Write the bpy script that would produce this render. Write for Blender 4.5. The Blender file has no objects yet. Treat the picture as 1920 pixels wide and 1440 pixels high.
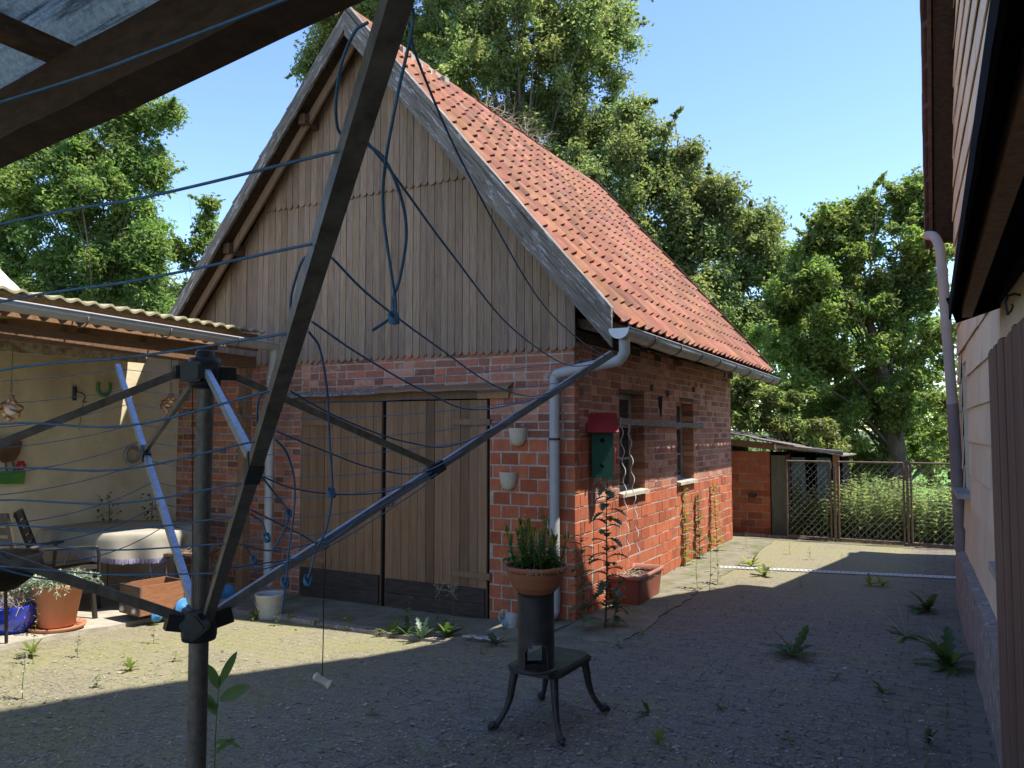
import bpy, math, random
import numpy as np
from mathutils import Vector, Matrix, noise as mnoise
random.seed(7)
rng = np.random.default_rng(11)
R = math.radians
PI = math.pi
SC = bpy.context.scene
COL = SC.collection

# ------------------------------------------------------------------ camera
FPX = 1500.0; PITCH = .057; CH = 1.7
cam = bpy.data.cameras.new('camera'); cam.sensor_width = 36; cam.lens = 36*FPX/1920
cam.clip_start = .05; cam.clip_end = 3000
co = bpy.data.objects.new('camera', cam); COL.objects.link(co)
co.location = (0, 0, CH); co.rotation_euler = (PI/2+PITCH, 0, 0)
SC.camera = co
SC.render.resolution_x = 1024; SC.render.resolution_y = 768

# frames: barn (s left along the front, t back along the side, z up)
AB = .491
Cb = Vector((.562, 7.2, 0))
U = Vector((-math.cos(AB), math.sin(AB), 0)); V = Vector((math.sin(AB), math.cos(AB), 0)); Z = Vector((0, 0, 1))
AH = .459                                   # house frame: n right (into the wall), d along the wall, away
HN = Vector((math.cos(AH), -math.sin(AH), 0)); HD = Vector((math.sin(AH), math.cos(AH), 0))

# ------------------------------------------------------------------ sky and sun
SUN = (-U*.5 + V*.17 + Z).normalized()
elev = math.asin(SUN.z); azim = math.atan2(SUN.x, SUN.y)
w = bpy.data.worlds.new('World'); SC.world = w; w.use_nodes = True
nt = w.node_tree; bg = nt.nodes['Background']
sky = nt.nodes.new('ShaderNodeTexSky'); sky.sky_type = 'NISHITA'; sky.sun_disc = False
sky.sun_elevation = elev; sky.sun_rotation = azim
sky.air_density = 1.0; sky.dust_density = .1; sky.ozone_density = 3.0; sky.altitude = 100
hs = nt.nodes.new('ShaderNodeHueSaturation'); hs.inputs['Saturation'].default_value = 1.08; hs.inputs['Hue'].default_value = .509
nt.links.new(sky.outputs[0], hs.inputs['Color']); nt.links.new(hs.outputs[0], bg.inputs[0]); bg.inputs[1].default_value = .15
sl = bpy.data.lights.new('sun', 'SUN'); sl.energy = 3.9; sl.angle = R(.53); sl.color = (1, .955, .88)
so = bpy.data.objects.new('sun', sl); COL.objects.link(so)
so.rotation_euler = SUN.to_track_quat('Z', 'Y').to_euler(); so.location = (20, 10, 40)
vs = SC.view_settings; vs.view_transform = 'Standard'; vs.look = 'None'; vs.exposure = 1.22; vs.gamma = 1
SC.render.engine = 'CYCLES'
SC.cycles.max_bounces = 8; SC.cycles.transparent_max_bounces = 8

# ------------------------------------------------------------------ measuring helpers
def ray(px, py):
    X = (px-960)/FPX; Q = -(py-720)/FPX
    return Vector((X, math.cos(PITCH)-Q*math.sin(PITCH), math.sin(PITCH)+Q*math.cos(PITCH)))
CO = Vector((0, 0, CH))
def at(px, py, Y):
    r = ray(px, py); return CO + r*(Y/r.y)
def on(px, py, z=0):
    r = ray(px, py); return CO + r*((z-CH)/r.z)
def W(s, t, z): return Cb + U*s + V*t + Z*z
def H(n, d, z): return HN*n + HD*d + Z*z
def stz(P):
    q = P-Cb; return q.dot(U), q.dot(V), P.z
def smooth(a, b, x):
    k = min(1, max(0, (x-a)/(b-a))); return k*k*(3-2*k)
def gz(x, y):                                 # height of the yard
    s, t, _ = stz(Vector((x, y, 0)))
    return -.085*smooth(.2, 1.1, s)*smooth(-3.2, -1.0, t)*(1-smooth(6.5, 9, s))
def gpt(px, py):
    P = on(px, py, 0); P = on(px, py, gz(P.x, P.y)); return P

# ------------------------------------------------------------------ materials
def N(nt, t, **k):
    n = nt.nodes.new(t)
    for a, b in k.items(): setattr(n, a, b)
    return n
MATS = {}
def mat(name, c1, c2=None, scale=6, rough=.8, bump=.2, bdist=.004, stretch=(1, 1, 1), detail=7, metal=0,
        spots=None, spec=.3, trans=0, grooves=None, coat=0, bscale=None, rot=None, tcol=(1, 1, 1)):
    """spots: (colour, scale, threshold, softness[, stretch]); grooves: (axis vector, waves per metre, depth)"""
    m = bpy.data.materials.new(name); m.use_nodes = True; nt = m.node_tree; L = nt.links
    b = nt.nodes['Principled BSDF']; out = nt.nodes['Material Output']
    b.inputs['Roughness'].default_value = rough; b.inputs['Metallic'].default_value = metal
    b.inputs['Specular IOR Level'].default_value = spec
    if coat: b.inputs['Coat Weight'].default_value = coat
    c2 = c2 or tuple(x*.72 for x in c1)
    tc = N(nt, 'ShaderNodeTexCoord'); mp = N(nt, 'ShaderNodeMapping'); mp.inputs['Scale'].default_value = stretch
    src = tc.outputs['Object']
    if rot is not None:
        mr_ = N(nt, 'ShaderNodeMapping'); mr_.inputs['Rotation'].default_value = rot; L.new(src, mr_.inputs[0]); src = mr_.outputs[0]
    L.new(src, mp.inputs[0])
    no = N(nt, 'ShaderNodeTexNoise'); no.inputs['Scale'].default_value = scale; no.inputs['Detail'].default_value = detail
    no.inputs['Roughness'].default_value = .62
    L.new(mp.outputs[0], no.inputs[0])
    rp = N(nt, 'ShaderNodeValToRGB'); rp.color_ramp.elements[0].position = .33; rp.color_ramp.elements[1].position = .68
    rp.color_ramp.elements[0].color = (*c2, 1); rp.color_ramp.elements[1].color = (*c1, 1)
    L.new(no.outputs[0], rp.inputs[0])
    at_ = N(nt, 'ShaderNodeAttribute'); at_.attribute_name = 'tint'
    mu = N(nt, 'ShaderNodeMix', data_type='RGBA', blend_type='MULTIPLY'); mu.inputs[0].default_value = 1
    L.new(rp.outputs[0], mu.inputs[6]); L.new(at_.outputs[0], mu.inputs[7])
    col = mu.outputs[2]
    for sp in (spots or []):
        mp2 = N(nt, 'ShaderNodeMapping'); mp2.inputs['Scale'].default_value = sp[4] if len(sp) > 4 else (1, 1, 1)
        mp2.inputs['Location'].default_value = (3.1*sp[1], 1.7, .3)
        L.new(src, mp2.inputs[0])
        n2 = N(nt, 'ShaderNodeTexNoise'); n2.inputs['Scale'].default_value = sp[1]; n2.inputs['Detail'].default_value = 8
        n2.inputs['Roughness'].default_value = .68
        L.new(mp2.outputs[0], n2.inputs[0])
        r2 = N(nt, 'ShaderNodeMapRange'); r2.inputs[1].default_value = sp[2]; r2.inputs[2].default_value = sp[2]+sp[3]
        L.new(n2.outputs[0], r2.inputs[0])
        mx = N(nt, 'ShaderNodeMix', data_type='RGBA'); L.new(r2.outputs[0], mx.inputs[0])
        L.new(col, mx.inputs[6]); mx.inputs[7].default_value = (*sp[0], 1); col = mx.outputs[2]
    L.new(col, b.inputs['Base Color'])
    h = no.outputs[0]
    if bscale:
        nb = N(nt, 'ShaderNodeTexNoise'); nb.inputs['Scale'].default_value = bscale; nb.inputs['Detail'].default_value = 4
        L.new(mp.outputs[0], nb.inputs[0]); h = nb.outputs[0]
    nrm = None
    if bump:
        bp = N(nt, 'ShaderNodeBump'); bp.inputs['Strength'].default_value = bump; bp.inputs['Distance'].default_value = bdist*2.5
        L.new(h, bp.inputs['Height']); nrm = bp.outputs[0]
    if grooves:
        ax, f, dpt = grooves
        vm = N(nt, 'ShaderNodeVectorMath', operation='DOT_PRODUCT'); vm.inputs[1].default_value = ax
        L.new(tc.outputs['Object'], vm.inputs[0])
        m1 = N(nt, 'ShaderNodeMath', operation='MULTIPLY'); m1.inputs[1].default_value = f*2*PI; L.new(vm.outputs['Value'], m1.inputs[0])
        m2 = N(nt, 'ShaderNodeMath', operation='SINE'); L.new(m1.outputs[0], m2.inputs[0])
        b2 = N(nt, 'ShaderNodeBump'); b2.inputs['Strength'].default_value = .8; b2.inputs['Distance'].default_value = dpt
        L.new(m2.outputs[0], b2.inputs['Height'])
        if nrm: L.new(nrm, b2.inputs['Normal'])
        nrm = b2.outputs[0]
    if nrm: L.new(nrm, b.inputs['Normal'])
    if trans:
        tr = N(nt, 'ShaderNodeBsdfTranslucent'); tm = N(nt, 'ShaderNodeMix', data_type='RGBA', blend_type='MULTIPLY'); tm.inputs[0].default_value = 1; tm.clamp_result = False; L.new(col, tm.inputs[6]); tm.inputs[7].default_value = (*tcol, 1); L.new(tm.outputs[2], tr.inputs[0])
        ms = N(nt, 'ShaderNodeMixShader'); ms.inputs[0].default_value = trans
        L.new(b.outputs[0], ms.inputs[1]); L.new(tr.outputs[0], ms.inputs[2]); L.new(ms.outputs[0], out.inputs[0])
    MATS[name] = m
    return m

# ------------------------------------------------------------------ mesh builder (world coordinates, or mapped)
class MB:
    def __init__(s, fn=None, flip=False): s.v = []; s.f = []; s.t = []; s.sm = []; s.fn = fn; s.flip = flip
    def add(s, vs, fs, tint=1.0, smooth=False):
        o = len(s.v)
        s.v += [tuple(s.fn(*p)) if s.fn else tuple(p) for p in vs]
        tt = tint if isinstance(tint, (tuple, list)) else (tint,)*3
        for f in fs:
            f = [i+o for i in f]
            if s.flip: f.reverse()
            s.f.append(f); s.t.append(tt); s.sm.append(smooth)
    def box(s, a, b, tint=1.0, top=None):
        (x0, y0, z0), (x1, y1, z1) = a, b
        s.add([(x0, y0, z0), (x1, y0, z0), (x1, y1, z0), (x0, y1, z0), (x0, y0, z1), (x1, y0, z1), (x1, y1, z1), (x0, y1, z1)],
              [(0, 3, 2, 1), (4, 5, 6, 7), (0, 1, 5, 4), (1, 2, 6, 5), (2, 3, 7, 6), (3, 0, 4, 7)], tint)
    def hexa(s, p, tint=1.0):                # 8 points, bottom ring then top ring
        s.add(p, [(0, 3, 2, 1), (4, 5, 6, 7), (0, 1, 5, 4), (1, 2, 6, 5), (2, 3, 7, 6), (3, 0, 4, 7)], tint)
    def beam(s, a, b, w, h, up=Z, tint=1.0, off=(0, 0), roll=0):  # rectangular bar centred on a-b
        a, b = Vector(a), Vector(b); d = (b-a).normalized(); x = d.cross(Vector(up))
        if x.length < 1e-4: x = d.cross(Vector((1, 0, 0)))
        x.normalize(); y = x.cross(d)
        if roll: x, y = x*math.cos(roll)+y*math.sin(roll), y*math.cos(roll)-x*math.sin(roll)
        c = [x*(i*w/2+off[0])+y*(j*h/2+off[1]) for i, j in ((-1, -1), (1, -1), (1, 1), (-1, 1))]
        s.add([a+q for q in c]+[b+q for q in c], [(0, 1, 2, 3), (7, 6, 5, 4), (0, 4, 5, 1), (1, 5, 6, 2), (2, 6, 7, 3), (3, 7, 4, 0)], tint)
    def tube(s, pts, r, n=8, tint=1.0, cap=True, smooth=True):
        pts = [Vector(p) for p in pts]; k = len(pts); rs = r if isinstance(r, (list, tuple)) else [r]*k
        vs = []; x = None
        for i, p in enumerate(pts):
            d = (pts[min(i+1, k-1)]-pts[max(i-1, 0)])
            d = d.normalized() if d.length > 1e-9 else Z
            if x is None: x = d.orthogonal().normalized()
            x = (x-d*x.dot(d)); x = x.normalized() if x.length > 1e-6 else d.orthogonal().normalized()
            y = d.cross(x)
            for j in range(n):
                a = 2*PI*j/n; vs.append(p+(x*math.cos(a)+y*math.sin(a))*rs[i])
        fs = [(i*n+j, i*n+(j+1) % n, (i+1)*n+(j+1) % n, (i+1)*n+j) for i in range(k-1) for j in range(n)]
        s.add(vs, fs, tint, smooth)
        if cap: s.add(vs[:n], [tuple(range(n))[::-1]], tint); s.add(vs[-n:], [tuple(range(n))], tint)
    def lathe(s, c, prof, n=32, tint=1.0, axis=Z, smooth=True, arc=None):
        c = Vector(c); ax = Vector(axis).normalized(); x = ax.orthogonal().normalized() if abs(ax.z) < .99 else Vector((1, 0, 0)); y = ax.cross(x)
        a0, a1 = arc or (0, 2*PI); full = arc is None; m = n if full else n+1
        vs = [c+ax*h+(x*math.cos(a0+(a1-a0)*j/n)+y*math.sin(a0+(a1-a0)*j/n))*r for r, h in prof for j in range(m)]
        fs = []
        for i in range(len(prof)-1):
            for j in range(n):
                j2 = (j+1) % m if full else j+1
                fs.append((i*m+j, i*m+j2, (i+1)*m+j2, (i+1)*m+j))
        s.add(vs, fs, tint, smooth)
    def prism(s, poly, a, tint=1.0):         # poly: list of points, a: extrusion vector
        poly = [Vector(p) for p in poly]; a = Vector(a); k = len(poly)
        s.add(poly+[p+a for p in poly], [tuple(range(k))[::-1], tuple(range(k, 2*k))]+[(i, (i+1) % k, k+(i+1) % k, k+i) for i in range(k)], tint)
    def arr(s, V_, F_, T_):                  # numpy quads/tris
        o = len(s.v); s.v += [tuple(p) for p in V_.tolist()]
        s.f += (F_+o).tolist(); s.t += [tuple(t) for t in T_.tolist()]; s.sm += [False]*len(F_)
    def build(s, name, m, parent=None, loc=None):
        me = bpy.data.meshes.new(name)
        M = Matrix.Identity(4)
        if parent is not None: M = WM[parent.name]
        elif loc is not None: M = Matrix.Translation(Vector(loc))
        v = np.array(s.v, dtype=np.float64).reshape(-1, 3)
        Mi = np.array(M.inverted()); v = v@Mi[:3, :3].T+Mi[:3, 3]
        ln = np.array([len(f) for f in s.f], dtype=np.int32); idx = np.concatenate([np.array(f, dtype=np.int32) for f in s.f]) if len(set(ln)) > 1 else np.array(s.f, dtype=np.int32).ravel()
        me.vertices.add(len(v)); me.vertices.foreach_set('co', v.ravel())
        me.loops.add(len(idx)); me.loops.foreach_set('vertex_index', idx)
        me.polygons.add(len(ln)); st = np.zeros(len(ln), dtype=np.int32); st[1:] = np.cumsum(ln)[:-1]
        me.polygons.foreach_set('loop_start', st); me.polygons.foreach_set('loop_total', ln)
        me.polygons.foreach_set('use_smooth', np.array(s.sm, dtype=bool))
        me.update(calc_edges=True); me.validate()
        ca = me.color_attributes.new('tint', 'FLOAT_COLOR', 'CORNER')
        t = np.ones((len(ln), 4)); t[:, :3] = np.array(s.t); t = np.repeat(t, ln, axis=0)
        if len(ca.data) == len(t): ca.data.foreach_set('color', t.astype(np.float32).ravel())
        me.materials.append(m)
        o = bpy.data.objects.new(name, me); COL.objects.link(o)
        if parent is not None: o.parent = parent; WM[o.name] = M
        else: o.matrix_basis = M; WM[o.name] = M
        return o
WM = {}
def thing(name, label, cat, loc=(0, 0, 0), rotz=0, group=None):
    o = bpy.data.objects.new(name, None); COL.objects.link(o); o.empty_display_size = .2
    o.location = loc; o.rotation_euler = (0, 0, rotz); o['label'] = label; o['category'] = cat
    if group: o['group'] = group
    WM[o.name] = Matrix.Translation(Vector(loc))@Matrix.Rotation(rotz, 4, 'Z')
    return o
def tag(o, label, cat, group=None, kind=None):
    if label: o['label'] = label
    if cat: o['category'] = cat
    if group: o['group'] = group
    if kind: o['kind'] = kind
    return o
def struct(name, mb, m, loc=None):
    o = mb.build(name, m, None, loc); o['kind'] = 'structure'; return o
def BM(): return MB(fn=W, flip=True)          # barn coordinates (s,t,z)
def HM(): return MB(fn=H, flip=True)          # house coordinates (n,d,z)
def rnd(a, b): return random.uniform(a, b)
def bez(pts, n=8):                           # Catmull-Rom through points
    pts = [Vector(p) for p in pts]; P = [pts[0]*2-pts[1]]+pts+[pts[-1]*2-pts[-2]]; o = []
    for i in range(1, len(P)-2):
        for k in range(n):
            t = k/n; a, b, c, d = P[i-1:i+3]
            o.append(.5*((2*b)+(c-a)*t+(2*a-5*b+4*c-d)*t*t+(3*b-a-3*c+d)*t**3))
    return o+[pts[-1]]

# ------------------------------------------------------------------ material library
mBrick = mat('old_brick', (.43, .19, .12), (.30, .125, .078), 22, .92, .5, .004, spots=[((.42, .36, .30), 9, .60, .10), ((.09, .065, .05), 4, .64, .12)])
mMortar = mat('mortar', (.50, .44, .36), (.30, .26, .21), 14, .95, .6, .006)
mBlock = mat('hollow_clay_block', (.52, .155, .075), (.40, .11, .05), 7, .85, .25, .003, grooves=((1, 1, 0), 62, .0022),
             spots=[((.24, .105, .065), 2.2, .56, .16), ((.47, .40, .33), 9, .63, .1)])
mClad = mat('weathered_gable_board', (.33, .23, .155), (.20, .135, .09), 5, .85, .5, .002, stretch=(14, 14, 1), spots=[((.09, .065, .045), 14, .66, .06, (1, 1, .5))])
def bargemat(n, sg): return mat(n, (.27, .235, .195), (.10, .078, .06), 3, .85, .7, .004, stretch=(1, 12, 16), rot=(0, -sg*R(49.4), 0), spots=[((.42, .41, .40), 5, .56, .06, (1, 6, 8)), ((.055, .04, .03), 4, .62, .05, (1, 7, 12))])
mBarge = bargemat('grey_flaking_barge_board', 1); mBargeL = bargemat('grey_flaking_barge_board_left', -1)
mWoodD = mat('dark_old_timber', (.13, .075, .045), (.055, .032, .02), 5, .85, .6, .004, stretch=(4, 4, 9))
mWoodL = mat('light_old_timber', (.30, .17, .09), (.17, .09, .05), 6, .8, .4, .003, stretch=(5, 5, 12))
mDoor = mat('brown_door_board', (.26, .155, .085), (.185, .108, .06), 3, .7, .4, .002, stretch=(16, 16, 1), spots=[((.07, .045, .03), 9, .70, .05, (2, 2, .35))])
mKick = mat('dark_kick_board', (.075, .055, .045), (.035, .027, .023), 4, .75, .5, .003, stretch=(2, 2, 12))
mTile = mat('red_roof_tile', (.35, .152, .095), (.225, .097, .06), 6, .85, .35, .003, spots=[((.17, .12, .09), 5, .54, .2), ((.33, .28, .13), 2.2, .67, .1)])
mZinc = mat('aged_zinc_gutter', (.36, .36, .36), (.24, .235, .225), 7, .5, .15, .002, metal=.35, spots=[((.16, .13, .09), 5, .6, .15)])
mPlastic = mat('grey_plastic_pipe', (.42, .42, .41), (.35, .35, .34), 5, .45, .05)
mPale = mat('pale_plastic_pipe', (.41, .37, .335), (.34, .30, .275), 4, .5, .08)
mMauve = mat('mauve_pipe', (.21, .18, .175), (.16, .138, .135), 4, .55, .08)
mWhite = mat('white_cap', (.78, .78, .76), (.66, .66, .64), 6, .5, .05)
mPaintW = mat('peeling_window_paint', (.42, .42, .40), (.22, .21, .19), 12, .8, .4, .002)
mGlass = mat('dirty_window_glass', (.045, .055, .06), (.02, .025, .028), 4, .12, .05, spec=.6)
mSlab = mat('beige_cement_shingle', (.69, .585, .41), (.60, .50, .35), 2.5, .62, .15, .002, spots=[((.40, .30, .2), 1.5, .62, .2)])
mPlinth = mat('rough_concrete_plinth', (.31, .26, .215), (.20, .165, .14), 9, .95, .6, .006, spots=[((.42, .42, .42), 16, .58, .06), ((.05, .05, .05), 9, .6, .08)])
mConc = mat('pale_patio_concrete', (.44, .40, .32), (.31, .28, .22), 6, .95, .6, .006, spots=[((.16, .16, .07), 3, .6, .15), ((.12, .11, .09), 25, .62, .1)])
mPlaster = mat('ochre_plaster_wall', (.80, .70, .48), (.60, .51, .34), 2.6, .95, .55, .010, spots=[((.30, .27, .20), 2.0, .62, .2), ((.68, .63, .48), 5, .64, .1)])
mRail = mat('skylit_blue_steel', (.36, .40, .47), (.22, .25, .30), 60, .42, .2, .0008, metal=.55)  # bluish sky light on the metal is put into this colour
mArm = mat('dryer_arm_steel', (.19, .165, .14), (.09, .078, .066), 30, .45, .3, .001, metal=.4, spots=[((.09, .075, .06), 25, .6, .1)])
mPole = mat('dryer_pole_steel', (.15, .135, .12), (.085, .075, .065), 60, .5, .3, .001, metal=.45, stretch=(1, 1, .6))
mHub = mat('black_plastic_hub', (.028, .03, .032), (.016, .017, .018), 20, .42, .1, .001)
mLine = mat('blue_washing_line', (.055, .145, .27), (.035, .09, .17), 60, .55, .2, .0006)
mIron = mat('dark_cast_iron', (.055, .05, .05), (.028, .026, .028), 14, .5, .4, .0015, metal=.3, spots=[((.12, .075, .045), 6, .60, .12)])
mMossI = mat('mossy_iron_plate', (.10, .105, .05), (.05, .052, .03), 8, .85, .5, .002, spots=[((.05, .045, .04), 5, .55, .12)])
mTerra = mat('terracotta_bowl', (.36, .13, .06), (.28, .095, .045), 5, .62, .15, .002)
mTerraO = mat('orange_terracotta', (.50, .22, .12), (.42, .18, .10), 5, .7, .15, .002, spots=[((.55, .40, .30), 4, .66, .15)])
mPlanter = mat('brown_red_plastic', (.25, .075, .05), (.20, .06, .04), 4, .5, .08)
mRim = mat('faded_plastic_rim', (.36, .17, .135), (.30, .13, .10), 6, .6, .08)
mSoil = mat('dark_soil', (.06, .04, .028), (.025, .017, .012), 30, 1, 1, .01)
mTwig = mat('dry_root', (.50, .42, .30), (.34, .27, .18), 20, .9, .3)
mBlueP = mat('cobalt_glaze', (.02, .045, .42), (.012, .025, .27), 5, .12, .06, spec=.6, coat=.5, spots=[((.10, .14, .24), 4, .62, .15)])
mBlueW = mat('blue_wheel_paint', (.07, .25, .52), (.055, .20, .44), 6, .5, .1)
mCart = mat('reddish_cart_board', (.34, .155, .075), (.24, .10, .05), 5, .6, .3, .002, stretch=(2, 2, 10))
mCartD = mat('shaded_cart_wood', (.15, .10, .07), (.09, .06, .045), 5, .7, .3, .002, stretch=(2, 2, 9))  # darker than the side boards: the cart end's shade put into the colour
mCloth = mat('cream_tablecloth', (.40, .365, .29), (.33, .30, .235), 5, .9, .15, .003)
mFringe = mat('lilac_fringe', (.45, .41, .60), (.35, .31, .50), 30, .9, .2)
mChair = mat('brown_plastic_chair', (.045, .04, .032), (.03, .026, .022), 6, .35, .05)
mSlat = mat('grey_brown_slats', (.11, .09, .075), (.07, .056, .047), 6, .7, .2, stretch=(9, 9, 2))
mBlack = mat('black_felt_and_tar', (.010, .010, .011), (.006, .006, .007), 20, .95, .4, .003, spec=.05)
mSheet = mat('translucent_corrugated_sheet', (.46, .52, .47), (.20, .24, .22), 75, .7, .5, .002, stretch=(1, 1, 1), spots=[((.16, .18, .15), 5, .5, .2), ((.02, .02, .014), 4.2, .64, .035), ((.66, .72, .68), 120, .60, .05)], trans=.5)
mShRoof = mat('mossy_cement_sheet', (.42, .37, .23), (.28, .25, .14), 14, .95, .5, .004, spots=[((.13, .13, .045), 9, .58, .12)])
mBird = mat('green_birdhouse_paint', (.012, .075, .045), (.009, .055, .035), 8, .55, .2, .001)
mBirdR = mat('red_birdhouse_roof', (.33, .035, .035), (.24, .025, .03), 8, .5, .15, .001)
mHole = mat('black_hole', (.004, .004, .004), (.003, .003, .003), 8, 1, 0)
mPotC = mat('cream_wall_pot', (.60, .53, .42), (.50, .43, .33), 9, .75, .2, .001)
mWood3 = mat('red_brown_plank_gate', (.19, .118, .085), (.12, .073, .053), 4, .65, .6, .002, stretch=(22, 22, .8), spots=[((.07, .035, .02), 9, .66, .05, (2, 2, .6))])
mRust = mat('rusty_gate_steel', (.22, .17, .13), (.09, .065, .05), 25, .85, .4, .002)
mWire = mat('galvanised_wire', (.50, .50, .50), (.36, .36, .36), 30, .5, .1, metal=.3)
mTeal = mat('faded_teal_door', (.13, .22, .23), (.08, .15, .16), 5, .8, .2, stretch=(8, 8, 1))
mGreyG = mat('grey_green_door', (.17, .18, .13), (.10, .11, .08), 5, .85, .3, stretch=(8, 8, 1))
mBark = mat('tree_bark', (.20, .165, .12), (.10, .08, .06), 10, .95, .8, .015, stretch=(3, 3, .6))
mTwigG = mat('green_stem', (.13, .18, .05), (.09, .12, .04), 12, .7, .1)
mStemD = mat('dark_purple_stem', (.06, .05, .03), (.035, .03, .02), 12, .7, .1)
def leafmat(n, c, tr=.55, rough=.42):
    return mat(n, c, tuple(x*.78 for x in c), .9, rough, 0, trans=tr, spec=.35, detail=3, tcol=(1.6, 1.6, 1.05))
mLeafP = leafmat('poplar_leaf', (.235, .285, .12)); mLeafA = leafmat('ash_leaf', (.21, .30, .095)); mLeafH = leafmat('fruit_leaf', (.215, .295, .09))
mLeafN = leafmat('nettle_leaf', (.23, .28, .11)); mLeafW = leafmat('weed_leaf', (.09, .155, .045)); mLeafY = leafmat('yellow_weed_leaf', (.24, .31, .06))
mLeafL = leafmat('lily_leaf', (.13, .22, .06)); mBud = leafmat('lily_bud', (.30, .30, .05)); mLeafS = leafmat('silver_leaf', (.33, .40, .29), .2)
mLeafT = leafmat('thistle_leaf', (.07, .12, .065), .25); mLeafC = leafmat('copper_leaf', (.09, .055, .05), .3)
mGrass = leafmat('lawn_grass', (.17, .32, .05), .3)
mChip = mat('dry_chip', (.5, .47, .42), (.32, .28, .22), 20, .9, 0)
mCopper = mat('copper_ribbon', (.55, .27, .15), (.38, .17, .09), 10, .35, .1, metal=.8)
mBall = mat('milky_glass_ball', (.80, .80, .78), (.74, .74, .72), 5, .15, 0, spec=.6)
mGreenP = mat('green_paint', (.10, .30, .06), (.07, .22, .045), 8, .5, .1)
mRedP = mat('red_paint', (.5, .03, .02), (.4, .02, .02), 8, .5, .1)
mBarkP = mat('rough_slab_wood', (.20, .115, .07), (.10, .055, .035), 12, .9, .5)
mBucket = mat('dirty_white_bucket', (.46, .46, .45), (.34, .34, .33), 7, .55, .1)
mCan = mat('pale_blue_plastic', (.22, .38, .50), (.16, .30, .42), 7, .4, .05)
mStrip = mat('white_drain_grate', (.66, .66, .66), (.5, .5, .5), 12, .6, .1)
mHouseTile = mat('dark_red_verge_tile', (.15, .072, .06), (.085, .045, .04), 9, .8, .4, .003, spots=[((.06, .05, .05), 8, .6, .1)])

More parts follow.
